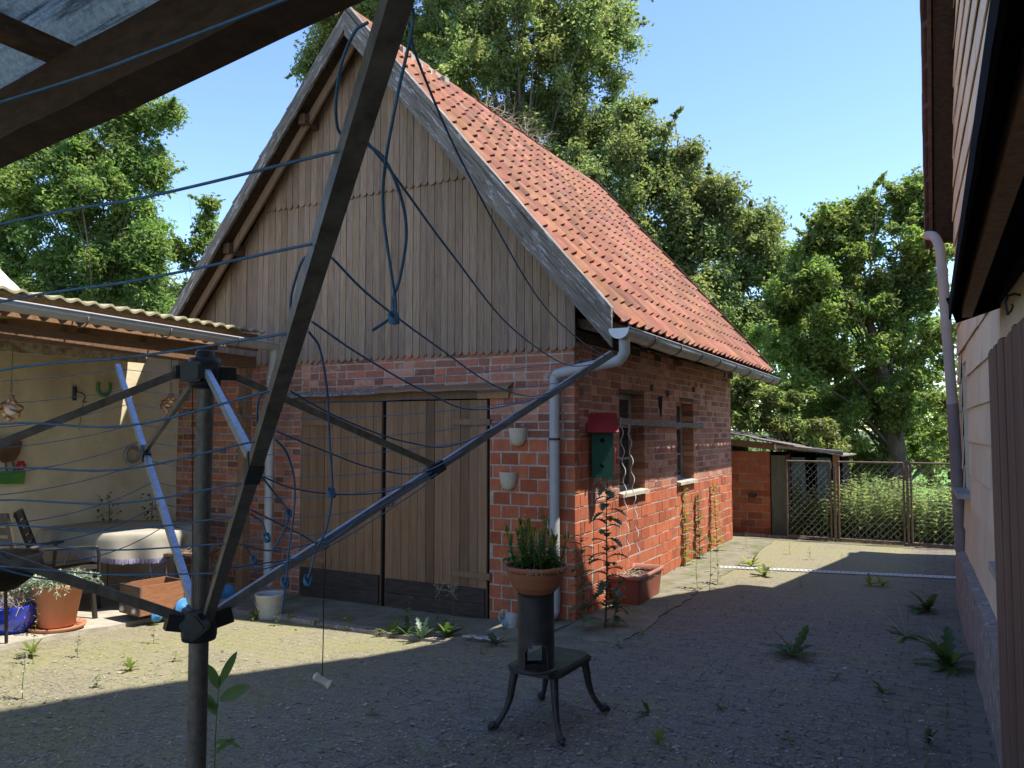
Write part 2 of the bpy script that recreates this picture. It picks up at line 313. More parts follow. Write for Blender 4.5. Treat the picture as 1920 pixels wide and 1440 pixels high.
# ------------------------------------------------------------------ ground
def yard_material():
    m = bpy.data.materials.new('mossy_pavers'); m.use_nodes = True; nt = m.node_tree; L = nt.links; b = nt.nodes['Principled BSDF']
    tc = N(nt, 'ShaderNodeTexCoord')
    wob = N(nt, 'ShaderNodeTexNoise'); wob.inputs['Scale'].default_value = 7; wob.inputs['Detail'].default_value = 2; L.new(tc.outputs['Object'], wob.inputs[0])
    vm = N(nt, 'ShaderNodeVectorMath', operation='MULTIPLY_ADD'); vm.inputs[1].default_value = (.022, .022, 0); L.new(wob.outputs['Color'], vm.inputs[0]); L.new(tc.outputs['Object'], vm.inputs[2])
    mp = N(nt, 'ShaderNodeMapping'); mp.inputs['Rotation'].default_value = (0, 0, AB); L.new(vm.outputs[0], mp.inputs[0])
    br = N(nt, 'ShaderNodeTexBrick'); br.inputs['Scale'].default_value = 1; br.inputs['Brick Width'].default_value = .2; br.inputs['Row Height'].default_value = .1
    br.inputs['Mortar Size'].default_value = .0095; br.inputs['Mortar Smooth'].default_value = .6
    br.inputs['Color1'].default_value = (.108, .091, .074, 1); br.inputs['Color2'].default_value = (.165, .141, .115, 1); br.inputs['Mortar'].default_value = (.026, .024, .018, 1)
    L.new(mp.outputs[0], br.inputs[0])
    def noise(sc, det=8, ro=.65, loc=0):
        n = N(nt, 'ShaderNodeTexNoise'); n.inputs['Scale'].default_value = sc; n.inputs['Detail'].default_value = det; n.inputs['Roughness'].default_value = ro
        q = N(nt, 'ShaderNodeMapping'); q.inputs['Location'].default_value = (loc, loc*1.7, 0); L.new(tc.outputs['Object'], q.inputs[0]); L.new(q.outputs[0], n.inputs[0]); return n.outputs[0]
    def mr(x, a, c, o0=0., o1=1.):
        r = N(nt, 'ShaderNodeMapRange'); r.inputs[1].default_value = a; r.inputs[2].default_value = c; r.inputs[3].default_value = o0; r.inputs[4].default_value = o1; L.new(x, r.inputs[0]); return r.outputs[0]
    def ma(op, x, y):
        r = N(nt, 'ShaderNodeMath', operation=op)
        for i, q in enumerate((x, y)):
            if isinstance(q, (int, float)): r.inputs[i].default_value = q
            else: L.new(q, r.inputs[i])
        r.use_clamp = op != 'ADD' or True
        return r.outputs[0]
    def mix(f, a, c):
        r = N(nt, 'ShaderNodeMix', data_type='RGBA'); L.new(f, r.inputs[0])
        for i, q in ((6, a), (7, c)):
            if isinstance(q, tuple): r.inputs[i].default_value = (*q, 1)
            else: L.new(q, r.inputs[i])
        return r.outputs[2]
    sx = N(nt, 'ShaderNodeSeparateXYZ'); L.new(mp.outputs[0], sx.inputs[0])
    S0 = Cb.x*math.cos(AB)-Cb.y*math.sin(AB)   # x' of the corner; s = S0 - x'
    T0 = Cb.x*math.sin(AB)+Cb.y*math.cos(AB)
    fine = noise(45); mid = noise(9, 8, .7, 3); big = noise(1.3, 5, .6, 8); flecks = noise(95, 3, .6, 5)
    # dust and fine litter: heavy on the left yard and by the fence, light along the house
    left = mr(sx.outputs[0], S0+.6, S0-1.6); back = mr(sx.outputs[1], T0+1.0, T0+3.6); reg = ma('MAXIMUM', left, back)
    right = mr(sx.outputs[0], S0+2.35, S0+2.75); reg2 = ma('SUBTRACT', reg, right)
    base = br.outputs[0]
    c = mix(mr(mid, .38, .60, .10, .72), base, (.20, .165, .13))                     # grey litter film
    c = mix(ma('MULTIPLY', mr(fine, .48, .60, 0, .9), mr(right, 0, 1, 1, .35)), c, (.24, .215, .19))    # husks
    c = mix(mr(flecks, .70, .73, 0, .6), c, (.42, .38, .32))
    dust = ma('MULTIPLY', reg2, mr(big, .25, .5, .45, .95)); c = mix(ma('MULTIPLY', dust, mr(fine, .36, .58, .35, 1)), c, (.265, .24, .14))
    joint = mr(br.outputs['Fac'], 0, 1); mossm = ma('MULTIPLY', mr(mid, .42, .56), ma('ADD', ma('MULTIPLY', joint, .55), mr(big, .48, .64, 0, .6)))
    mossm = ma('MULTIPLY', mossm, mr(reg2, 0, 1, .55, 1)); c = mix(mossm, c, (.22, .22, .075))
    L.new(c, b.inputs['Base Color']); b.inputs['Roughness'].default_value = .92; b.inputs['Specular IOR Level'].default_value = .2
    inv = mr(br.outputs['Fac'], 0, 1, 1, 0)
    h = ma('ADD', ma('MULTIPLY', inv, .5), ma('MULTIPLY', fine, .45))
    bp = N(nt, 'ShaderNodeBump'); bp.inputs['Strength'].default_value = .65; bp.inputs['Distance'].default_value = .010; L.new(h, bp.inputs['Height'])
    b2 = N(nt, 'ShaderNodeBump'); b2.inputs['Strength'].default_value = .8; b2.inputs['Distance'].default_value = .02; L.new(mid, b2.inputs['Height']); L.new(bp.outputs[0], b2.inputs['Normal'])
    L.new(b2.outputs[0], b.inputs['Normal'])
    return m
mEarth = mat('garden_earth', (.10, .12, .045), (.06, .065, .03), 3, .95, .5, .02)
g = MB(); xs = [-1500, -300, -60, -20, -10, -5, 0, 5, 10, 20, 60, 300, 1500]
g.add([(x, y, -.16) for y in xs for x in xs], [(j*13+i, j*13+i+1, (j+1)*13+i+1, (j+1)*13+i) for j in range(12) for i in range(12)])
struct('ground', g, mEarth)
def sheet(s0, s1, t0, t1, dz, n=40, m=60, jit=0):
    b = BM(); vs = []
    for j in range(m+1):
        for i in range(n+1):
            s, t = s0+(s1-s0)*i/n, t0+(t1-t0)*j/m; P = W(s, t, 0)
            q = 0
            if jit and (i in (0, n) or j in (0, m)): q = jit
            ss, tt = (s+rnd(-q, q), t+rnd(-q, q)) if q else (s, t)
            vs.append((ss, tt, gz(P.x, P.y)+dz+.006*mnoise.noise((s*1.3, t*1.3, 0))))
    b.add(vs, [(j*(n+1)+i, (j+1)*(n+1)+i, (j+1)*(n+1)+i+1, j*(n+1)+i+1) for j in range(m) for i in range(n)], 1, True)
    if dz > 0:
        e = [vs[i] for i in range(n+1)]+[vs[(j+1)*(n+1)-1] for j in range(1, m+1)]+[vs[m*(n+1)+i] for i in range(n-1, -1, -1)]+[vs[j*(n+1)] for j in range(m-1, 0, -1)]
        k_ = len(e); b.add(e+[(p[0], p[1], p[2]-dz-.02) for p in e], [(i, (i+1) % k_, k_+(i+1) % k_, k_+i) for i in range(k_)])
    return b
mYard = yard_material()
struct('paving', sheet(-3.6, 3.9, -13, 6.62, 0), mYard)
struct('garden_soil', sheet(-9, 6, 6.7, 16, -.10, 20, 20), mEarth)
struct('patio', sheet(3.56, 6.2, -12, .0, .035, 14, 60, .02), mConc)
struct('concrete_apron', sheet(-.62, -.02, -.55, 6.1, .012, 6, 50, .03), mConc_ := mat('mossy_concrete', (.24, .215, .16), (.14, .135, .085), 5, .95, .7, .006, spots=[((.11, .12, .045), 2.4, .52, .15), ((.05, .045, .04), 16, .62, .06)]))
struct('door_threshold', sheet(.0, 3.5, -.82, -.02, .012, 20, 8, .02), mConc_)
k = BM()                                      # kerb stones along the threshold and at the fence
for i in range(4): k.box((.75+i*.72, -.93, -.2), (1.44+i*.72, -.83, -.05+rnd(-.008, .008)), rnd(.8, 1.1))
for i in range(11): k.box((-3.3+i*.36*1.0, 6.55, -.1), (-2.955+i*.36, 6.64, .03+rnd(-.01, .01)), rnd(.7, 1.0))
struct('kerb', k, mPlinth)

# ------------------------------------------------------------------ brickwork
OLD = [(1, 1, 1), (1.15, .95, .9), (.8, .72, .75), (1.25, 1.15, 1.1), (.9, .8, .78), (1.1, 1.25, 1.35), (.62, .55, .6), (1.3, 1.0, .85), (1.0, .85, .8), (1.35, 1.5, 1.55)]
def bricks(mb, a0, a1, z0, z1, ch, bl, holes, put, joint=.014, pal=OLD, jit=.003, mixed=False):
    """put(a,b,za,zb,out,tint) adds one brick; holes: (a0,a1,z0,z1)"""
    r = 0; z = z0
    while z < z1-.02:
        zt = min(z+ch, z1); ints = [(a0, a1)]
        for h in holes:
            if z+ch*.5 > h[2] and z+ch*.5 < h[3]:
                ints = [q for p in ints for q in ((p[0], min(p[1], h[0])), (max(p[0], h[1]), p[1])) if q[1]-q[0] > .02]
        for lo, hi in ints:
            x = a0+(bl*.5 if r % 2 else 0)-bl*2+rnd(-.006, .006)
            while x < hi:
                L_ = bl*(.5 if mixed and random.random() < .45 else 1)
                a, b = max(x, lo), min(x+L_, hi)
                if b-a > .035: put(a+joint/2, b-joint/2, z+joint/2, zt-joint/2, rnd(-jit, jit), random.choice(pal))
                x += L_
        z += ch; r += 1
def brick_front(mb, t_face, depth):
    def put(a, b, za, zb, o, t):
        j = [rnd(-.003, .003) for _ in range(8)]
        mb.hexa([(a+j[0], t_face-o, za+j[1]), (b+j[2], t_face-o, za+j[3]), (b, t_face+depth, za), (a, t_face+depth, za), (a+j[4], t_face-o, zb+j[5]), (b+j[6], t_face-o, zb+j[7]), (b, t_face+depth, zb), (a, t_face+depth, zb)], t)
    return put
def brick_side(mb, s_face, depth):
    def put(a, b, za, zb, o, t):
        j = [rnd(-.003, .003) for _ in range(8)]
        mb.hexa([(s_face-o, a+j[0], za+j[1]), (s_face-o, b+j[2], za+j[3]), (s_face+depth, b, za), (s_face+depth, a, za), (s_face-o, a+j[4], zb+j[5]), (s_face-o, b+j[6], zb+j[7]), (s_face+depth, b, zb), (s_face+depth, a, zb)], t)
    return put
BLK = [(1, 1, 1), (1.08, 1.05, 1), (.92, .9, .9), (.85, .78, .76), (1.12, 1.15, 1.1), (.97, 1.0, 1.0), (1.05, .95, .9), (.75, .68, .66)]

# ------------------------------------------------------------------ BARN
GL = 6.1; EZ = 2.62; AZ = 6.0; ES = -.5; AS = 2.4      # length, eave z, apex z, eave s, apex s
SL = (AZ-EZ)/(AS-ES)
def roofz(s): return EZ+SL*(min(s, 2*AS-s)-ES)
barn = thing('brick_barn', 'old red brick barn with steep tiled roof and weathered board gable', 'barn', Cb, -AB)
DO = (.88, 3.24, -1, 2.0); W1 = (1.14, 1.92, 1.04, 2.08); W2 = (3.18, 3.92, 1.04, 2.06)
bf = BM(); kf = BM()
put = brick_front(bf, 0, .10)
bricks(bf, -.010, .88, 1.62, 2.5, .077, .25, [], put, mixed=True)
bricks(bf, .88, 3.24, 2.08, 2.5, .077, .25, [], put, mixed=True)
bricks(bf, 3.24, 5.3, -.12, 2.5, .077, .25, [], put, mixed=True)
BRK_FRONT = bf
sd = BM(); putS = brick_side(sd, 0, .225)
bricks(sd, .42, GL, 1.035, 2.6, .077, .25, [(W1[0], W1[1], W1[2], W1[3]), (W2[0], W2[1], W2[2], W2[3])], putS, mixed=True,
       pal=[(1.15, 1.2, 1.15), (.95, .95, .95), (1.3, 1.45, 1.5), (.8, .75, .8), (1.2, 1.0, .9), (1, .9, .85), (1.45, 1.7, 1.8), (.7, .62, .66), (1.1, 1.15, 1.1)])
bricks(sd, .10, .42, 1.66, 2.6, .077, .25, [], putS, mixed=True)
bf.v += sd.v; o_ = len(bf.v)-len(sd.v); bf.f += [[i+o_ for i in f] for f in sd.f]; bf.t += sd.t; bf.sm += sd.sm
# hollow clay blocks
put = brick_front(kf, 0, .115)
bricks(kf, -.010, .88, -.12, 1.62, .124, .19, [], put, joint=.015, pal=BLK, jit=.002)
k2 = BM(); putS = brick_side(k2, 0, .225)
bricks(k2, .42, GL, -.12, 1.035, .124, .25, [], putS, joint=.015, pal=BLK, jit=.003)
bricks(k2, .118, .42, -.12, 1.66, .124, .19, [], putS, joint=.015, pal=BLK, jit=.003)
kf.v += k2.v; o_ = len(kf.v)-len(k2.v); kf.f += [[i+o_ for i in f] for f in k2.f]; kf.t += k2.t; kf.sm += k2.sm
wall = BM()                                   # mortar core, inset behind the brick faces
I = .0035; DP = .24
wall.box((I, I, -.15), (.88-I, DP, 2.5)); wall.box((.88-I, I, 2.03), (3.24+I, DP, 2.5)); wall.box((3.24+I, I, -.15), (5.3, DP, 2.5))
def sidebox(t0, t1, z0, z1): wall.box((I, t0, z0), (DP, t1, z1))
sidebox(DP, W1[0]-.02, -.15, 2.6); sidebox(W1[0]-.02, W1[1]+.02, -.15, W1[2]-.01); sidebox(W1[0]-.02, W1[1]+.02, W1[3]+.05, 2.6)
sidebox(W1[1]+.02, W2[0]-.02, -.15, 2.6); sidebox(W2[0]-.02, W2[1]+.02, -.15, W2[2]-.01); sidebox(W2[0]-.02, W2[1]+.02, W2[3]+.05, 2.6); sidebox(W2[1]+.02, GL, -.15, 2.6)
wall.box((5.06, DP, -.15), (5.3, GL, 2.5)); wall.box((DP, GL-.24, -.15), (5.06, GL, 2.6))
wo = wall.build('wall', mMortar, barn)
bf.build('brickwork', mBrick, wo); kf.build('block_course', mBlock, wo)
# gable backing and gable boards
gb = BM()
gb.prism([(.02, .0, 2.44), (4.98, .0, 2.44), (4.62, .0, roofz(4.62)-.12), (AS, .0, AZ-.12), (.18, .0, roofz(.18)-.12)], (0, .03, 0), .3)
rear = BM(); rear.prism([(.02, GL-.1, 2.44), (4.98, GL-.1, 2.44), (4.62, GL-.1, roofz(4.62)-.12), (AS, GL-.1, AZ-.12), (.18, GL-.1, roofz(.18)-.12)], (0, .03, 0), .6)
go = gb.build('gable', mWoodD, barn); rear.build('rear_gable', mWoodD, barn)
def boards(s0, s1, zb_, t_face, zcap=99):
    b = BM(); x = s0
    while x < s1-.02:
        wd = .084+rnd(-.006, .008); a, c = x+.0025, x+wd-.0025; m_ = (a+c)/2; r = (c-a)/2; o = rnd(-.004, .003); zb = zb_+rnd(-.006, .006)
        zt = [roofz(q)-.13 for q in (a, c)]
        if min(zt) > zb+.05:
            pts = [(a, t_face+o, zb+r)]+[(m_-r*math.cos(th), t_face+o, zb+r-r*math.sin(th)) for th in [PI*k/8 for k in range(1, 8)]]+[(c, t_face+o, zb+r), (c, t_face+o, zt[1]), (a, t_face+o, zt[0])]
            t = rnd(.80, 1.15); b.prism(pts, (0, .018, 0), (t, t*rnd(.96, 1.02), t*rnd(.92, 1.04)))
        x += wd
    return b
boards(-.02, 5.2, 2.42, -.022).build('lower_boards', mClad, go)
boards(.8, 4.1, 4.15, -.044).build('upper_boards', mClad, go)
# barge boards and soffits
def rake(sg, s_foot, w_, t0, t1, zo, m_, name, par, tint=1):
    """sloping board under the verge; sg=+1 right slope, -1 left slope"""
    b = BM(); S = (lambda s: s) if sg > 0 else (lambda s: 2*AS-s)
    n = 14; vs = []
    for i in range(n+1):
        s = s_foot+(AS-s_foot)*i/n; z = EZ+SL*(s-ES)+zo+rnd(-.006, .006); ww = w_+rnd(-.008, .008)
        for t in (t0, t1):
            vs += [(S(s), t, z), (S(s), t, z-ww)]
    fs = []
    for i in range(n):
        o = i*4; p = o+4
        fs += [(o, o+1, p+1, p), (o+2, p+2, p+3, o+3), (o, p, p+2, o+2), (o+1, o+3, p+3, p+1)]
    fs += [(0, 2, 3, 1), (n*4, n*4+1, n*4+3, n*4+2)]
    b.add(vs, fs, tint); return b.build(name, m_, par)

rk = BM()
rk.prism([(ES, -.33, EZ-.02), (AS, -.33, AZ-.02), (2*AS-ES, -.33, EZ-.02), (2*AS-ES, -.33, EZ-.06), (AS, -.33, AZ-.07), (ES, -.33, EZ-.06)], (0, GL+.66, 0), .8)
roof = rk.build('roof', mWoodD, barn)
rake(1, ES+.0, .265, -.365, -.335, .02, mBarge, 'bargeboard', roof)
rake(-1, ES-.1, .20, -.365, -.335, .02, mBargeL, 'bargeboard', roof, .85)
rake(1, ES-.0, .075, -.378, -.29, .105, mBarge, 'verge_strip', roof, 1.1)
rake(1, ES-.02, .20, GL+.325, GL+.36, .17, mWoodD, 'bargeboard', roof)
rake(-1, .0, .13, -.20, -.17, -.17, mClad, 'inner_rake_board', roof, (.82, .76, .73)); rake(1, .0, .10, -.20, -.17, -.17, mClad, 'inner_rake_board', roof, .8)
for s_, z_ in ((3.05, roofz(3.05)-.22), (4.15, roofz(4.15)-.22)):
    p = BM(); p.box((s_-.045, -.27, z_-.05), (s_+.045, .0, z_+.06), rnd(.9, 1.1)); p.build('purlin', mWoodD, roof)
p = BM(); p.box((.0, -.02, 2.50), (.16, GL+.2, 2.61), .6)
for i in range(9):
    t = .12+i*.74; p.beam((ES+.02, t, EZ-.09), (.25, t, EZ-.09+SL*.55*.35), .07, .09, tint=rnd(.7, 1.1))
p.build('wall_plate', mWoodD, roof)
p = BM()
for a_, b_ in ((2.9, 3.5), (3.52, 4.3), (4.35, 5.0)): p.box((-.16, a_, 2.47), (-.08, b_, 2.54), rnd(.9, 1.3))
p.build('eave_lath', mWoodL, roof)
# pantiles
def tiles(sg, name):
    b = BM(); S = (lambda s: s) if sg > 0 else (lambda s: 2*AS-s)
    ln = math.hypot(AS-ES, AZ-EZ); du = ((AS-ES)/ln, (AZ-EZ)/ln); nn = (-du[1], du[0])
    rows = 15; cols = 33; rw = (ln+.06)/rows; cw = (GL+.66)/cols
    prof = [(0, .012), (.12, .0), (.35, -.008), (.58, .0), (.74, .028), (.87, .046), (1.0, .030), (1.06, .006)]
    for r in range(rows):
        for c in range(cols):
            j = rnd(-.004, .004); a0 = r*rw-.03+rnd(-.006, .006); a1 = a0+rw*1.12; sh = rnd(-.003, .003)
            t = rnd(.75, 1.22); tn = (t, t*rnd(.88, 1.1), t*rnd(.82, 1.1))
            if random.random() < .05: tn = (.55, .6, .6)
            vs = []
            for a, lift in ((a0, .032), (a1, .004)):
                for x, h in prof:
                    T = -.33+(c+x)*cw+sh; sag = -.05*math.sin(PI*min(1, max(0, (T+.3)/(GL+.6))))*math.sin(PI*(a/ln)*.5) if a < ln*1.2 else 0
                    hh = h+lift+j+sag; vs.append((S(ES-.02+du[0]*a+nn[0]*hh), T, EZ+du[1]*a+nn[1]*hh))
            m_ = len(prof)
            for x, h in prof:                  # thickness at the lower edge
                T = -.33+(c+x)*cw+sh; sag = -.05*math.sin(PI*min(1, max(0, (T+.3)/(GL+.6))))*math.sin(PI*(a0/ln)*.5)
                hh = h+.032+j+sag-.015; vs.append((S(ES-.02+du[0]*a0+nn[0]*hh), T, EZ+du[1]*a0+nn[1]*hh))
            fs = [(i, i+1, m_+i+1, m_+i) for i in range(m_-1)]+[(2*m_+i, 2*m_+i+1, i+1, i) for i in range(m_-1)]
            if sg < 0: fs = [f[::-1] for f in fs]
            b.add(vs, fs, tn, False)
    return b.build(name, mTile, roof)
tiles(1, 'tile_slope'); tiles(-1, 'tile_slope')
b = BM()
for i in range(19):
    t = -.35+i*.355; sg_ = -.055*math.sin(PI*i/18); r = .10
    vs = [(AS-r*math.cos(th), t+d, AZ-.03+sg_+(r-(0 if d else .012))*math.sin(th)+rnd(-.004, .004)) for d in (0, .37) for th in [PI*k/8 for k in range(9)]]
    q = rnd(.8, 1.15); b.add(vs, [(k, k+9, k+10, k+1) for k in range(8)], (q, q, q), True)
b.build('ridge_tiles', mTile, roof)
b = BM()
for i in range(9): b.box((AS-.15-rnd(0, .04), -.1+i*.17, AZ-.16), (AS-.09, -.02+i*.17+rnd(0, .03), AZ-.07+rnd(-.02, .01)), rnd(.9, 1.4))
b.build('ridge_mortar', mMortar, roof)
# gutter
def gutter(P0, P1, r, name, m_, par, side, n=10, wob=0, seg=16, tint=1):
    """open half-round channel from P0 to P1; side = horizontal vector across it"""
    P0, P1, side = Vector(P0), Vector(P1), Vector(side).normalized(); b = MB(); vs = []
    for k_ in range(seg+1):
        c = P0.lerp(P1, k_/seg)+Z*(wob*math.sin(k_*1.3))
        for rr in (r, r-.004):
            for i in range(n+1):
                th = PI*i/n; vs.append(c+side*math.cos(th)*rr-Z*math.sin(th)*rr)
    q = 2*(n+1); fs = []
    for k_ in range(seg):
        for i in range(n):
            o = k_*q+i; fs.append((o, o+q, o+q+1, o+1)); o += n+1; fs.append((o, o+1, o+q+1, o+q))
        for i in (0, n): fs.append((k_*q+i, k_*q+i+n+1, k_*q+i+n+1+q, k_*q+i+q))
    b.add(vs, fs, tint, True)
    b.tube([P0+side*r+Z*.004, P1+side*r+Z*.004], .009, 6, tint)
    return b.build(name, m_, par)
G0, G1 = W(-.60, -.46, 2.53), W(-.60, GL+.42, 2.50)
gut = gutter(G0, G1, .085, 'gutter', mZinc, barn, -U, wob=.006)
b = MB(); b.lathe(G0+Z*.0, [(0, 0), (.088, 0), (.088, .006), (0, .006)], 20, 1, axis=-V); 
# keep only the lower half: build as prism
b = MB(); b.prism([G0-U*math.cos(PI*i/12)*.088-Z*math.sin(PI*i/12)*.088-V*.004 for i in range(13)], V*.008); b.build('end_cap', mWhite, gut)
for t in (.25, 1.05, 1.85, 2.65, 3.45, 4.3, 5.15, 6.0):
    bb = MB(); bb.tube([W(-.60+.092*math.cos(th), t, 2.528-.005*t/1-.09*math.sin(th)) for th in [PI*i/10 for i in range(11)]]+[W(-.42, t, 2.60)], .007, 6); bb.build('gutter_bracket', mRust, gut)
bb = MB(); PT = [W(-.60, -.33, 2.46), W(-.60, -.33, 2.34), W(-.55, -.31, 2.28), W(.06, -.12, 2.21), W(.14, -.09, 2.18), W(.16, -.085, 2.10), W(.16, -.085, .16), W(.16, -.10, .08), W(.20, -.20, .03)]
bb.tube([PT[0], PT[1], PT[2], PT[3]], .047, 14); bb.tube(bez(PT[2:6], 5), .046, 14); bb.tube([PT[5], PT[6]], .045, 16); bb.tube(bez(PT[6:], 5), .045, 14)
bb.tube([W(.16, -.085, .27), W(.16, -.085, .16)], .05, 16); bb.tube([W(.16, -.085, 1.6), W(.16, -.085, 1.62)], .051, 16)
dp = bb.build('downpipe', mPlastic, barn)
bb = MB(); bb.tube([W(.16, -.085, 1.605), W(.16, -.085, 1.625)], .053, 16, .4)
bb.build('pipe_clip', mRust, dp)
# big double door
def leaf(s0, s1, name, shades):
    b = BM(); x = s0; n_ = len(shades); wd = (s1-s0)/n_
    for i in range(n_):
        b.box((x+.0025, -.012+rnd(-.003, .003), -.09), (x+wd-.0025, .018, 1.985), shades[i]); x += wd
    d = b.build(name, mDoor, barn)
    b = BM(); zt = rnd(.20, .24)
    b.box((s0+.01, -.04, -.06), (s1-.03, -.013, .07)); b.box((s0+.01, -.042, .074), (s1-.03, -.013, zt+.005), .9); b.build('kick_board', mKick, d)
    return d
sh = [1.15, .98, .72, .92, 1.1, 1.05, .62, 1.0, .95, 1.05, .98, 1.1]
dr = leaf(.90, 2.09, 'door', [(q, q, q) for q in sh]); dl = leaf(2.14, 3.22, 'door', [(q, q, q) for q in [1, 1.05, .97, 1.02, .9, 1.05, 1.0, .8, .95, .9]])
for d_, a_, c_ in ((dr, .86, 1.28), (dl, 2.78, 3.2)):
    for z_ in (.29, 1.74):
        b = BM(); b.hexa([(a_, -.03, z_), (c_, -.03, z_+.012), (c_, -.012, z_+.012), (a_, -.012, z_), (a_, -.03, z_+.06), (c_, -.03, z_+.062), (c_, -.012, z_+.062), (a_, -.012, z_+.06)]); b.build('hinge_batten', mDoor, d_)
b = BM(); b.box((2.0, -.035, .93), (2.24, -.013, .955)); b.box((2.0, -.035, .985), (2.2, -.013, 1.005)); b.box((2.03, -.045, .92), (2.07, -.013, 1.015)); b.box((1.98, -.04, .94), (2.0, -.013, 1.0)); b.build('latch', mRust, dr)
b = BM(); b.box((.86, .022, -.1), (3.26, .05, 2.0), 1); b.build('dark_door_backing', mHole, barn)  # black sheet behind the leaves, painting the dark of the gaps
b = BM(); b.box((.66, -.03, 1.995), (1.0, .05, 2.09), 1.5); b.box((.86, -.012, 2.0), (3.36, .06, 2.085), .8); lt = b.build('lintel', mDoor, barn)
b = BM()
for a_, c_, m_ in ((.62, 2.18, 1), (2.05, 3.5, 0)):
    n = 10; vs = []
    for i in range(n+1):
        s = a_+(c_-a_)*i/n; z = 2.10+(.01 if m_ else -.0)-.012*abs(math.sin(i*.9))-(0 if m_ else .004*i*.6)
        vs += [(s, .0, z+.035), (s, -.10+.01*math.sin(i*2), z-.005), (s, -.115+.01*math.sin(i*2), z-.03), (s, -.0, z+.02)]
    fs = [(4*i+q, 4*i+(q+1) % 4, 4*i+4+(q+1) % 4, 4*i+4+q) for i in range(n) for q in range(4)]+[(0, 3, 2, 1), (4*n, 4*n+1, 4*n+2, 4*n+3)]
    bq = BM(); bq.add(vs, fs); bq.build('drip_flashing', mBarge if not m_ else mDoor, lt)
# windows
for i, (a_, c_, z0, z1) in enumerate((W1, W2)):
    b = BM()
    b.box((.15, a_, z0), (.19, a_+.05, z1)); b.box((.15, c_-.05, z0), (.19, c_, z1)); b.box((.15, a_+.05, z0), (.19, c_-.05, z0+.06)); b.box((.15, a_+.05, z1-.05), (.19, c_-.05, z1))
    b.box((.155, (a_+c_)/2-.02, z0+.06), (.185, (a_+c_)/2+.02, z1-.05))
    for q in (1, 2): b.box((.16, a_+.05, z0+q*(z1-z0)/3-.012), (.18, c_-.05, z0+q*(z1-z0)/3+.012))
    fr = b.build('window', mPaintW, barn)
    b = BM(); b.box((.168, a_+.05, z0+.06), (.172, c_-.05, z1-.05)); b.build('pane', mGlass, fr)
    b = BM(); b.hexa([(-.05, a_-.03, z0-.03), (-.05, c_+.03, z0-.03), (.15, c_+.0, z0-.03), (.15, a_-.0, z0-.03), (-.05, a_-.03, z0+.005), (-.05, c_+.03, z0+.005), (.15, c_, z0+.03), (.15, a_, z0+.03)], 1.1); b.build('sill', mConc, fr)
    b = BM(); b.box((.0, a_-.02, z1+.0), (.24, c_+.02, z1+.05), 1); b.build('window_lintel', mWoodD, fr)
b = BM(); b.hexa([(-.05, 1.0, 1.75), (-.05, 4.25, 1.72), (-.02, 4.25, 1.72), (-.02, 1.0, 1.75), (-.05, 1.0, 1.82), (-.05, 4.25, 1.775), (-.02, 4.25, 1.775), (-.02, 1.0, 1.82)]); b.build('rail', mBarge, barn)
for t, z_ in ((.12, 2.02), (2.15, 2.14), (2.75, 2.1), (3.9, 2.2)):
    b = BM(); b.box((-.03, t, z_), (.0, t+.03, z_+.07)); b.build('wall_hook', mRust, barn)
b = BM(); b.prism([(-.0085, 2.42, 2.08), (-.0085, 2.56, 2.10), (-.0085, 2.55, 1.98), (-.0085, 2.52, 1.86), (-.0085, 2.49, 1.85), (-.0085, 2.46, 1.96)], (-.003, 0, 0)); b.build('wall_hole', mHole, barn)
# twigs lying on the ridge
tw = MB()
c0 = W(AS, 3.2, AZ+.02)
for i in range(90):
    a = W(AS+rnd(-.1, .15), 3.2+rnd(-.8, 1.2), AZ+rnd(0, .08)); d = Vector((rnd(-1, 1), rnd(-.6, .6), rnd(-.15, .8))).normalized(); l = rnd(.15, .5)
    tw.tube([a, a+d*l*.5+Vector((rnd(-.04, .04), 0, rnd(-.03, .03))), a+d*l], [.006, .004, .002], 4, rnd(.7, 1.1), cap=False)
tag(tw.build('dry_twigs', mTwig, None, c0), 'heap of dry grey twigs caught on the tiled ridge of the barn', 'twigs')

# ------------------------------------------------------------------ right-hand house
house = thing('shingled_house', 'tall house clad in beige cement shingles on a rough concrete plinth, at the right edge', 'house', H(.52, 4, 0))
DF = 9.3; RF = 4.22; RS = 1.29; RD = 3.7; RZ = RF+RS*(DF-RD)      # far corner, foot z, slope, ridge d, ridge z
def hz(d): return RF+RS*(DF-d) if d > RD else RZ-RS*(RD-d)
WO = [(8.0, 8.85, 1.15, 2.33), (4.1, 5.0, 1.0, 2.2)]
b = HM()
def wallseg(d0, d1, z0, z1, n0=.485, n1=.9): b.box((n0, d0, z0), (n1, d1, z1))
wallseg(-2.2, 4.1, 0, 3.8); wallseg(4.1, 5.0, 0, 1.0); wallseg(4.1, 5.0, 2.2, 3.8); wallseg(5.0, 8.0, 0, 3.8); wallseg(8.0, 8.85, 0, 1.15); wallseg(8.0, 8.85, 2.33, 3.8); wallseg(8.85, DF-.02, 0, 3.8)
b.prism([(.485, DF-.02, 3.8), (.485, RD, RZ-.1), (.485, -1.5, hz(-1.5)), (.485, -2.2, 3.8)], (.3, 0, 0))
b.box((.9, DF-.3, 0), (10, DF-.02, 3.8)); b.box((9.9, -2.2, 0), (10.1, DF-.3, 3.8))
hw = b.build('wall', mSlab, house)
b = HM(); z = .50; r = 0
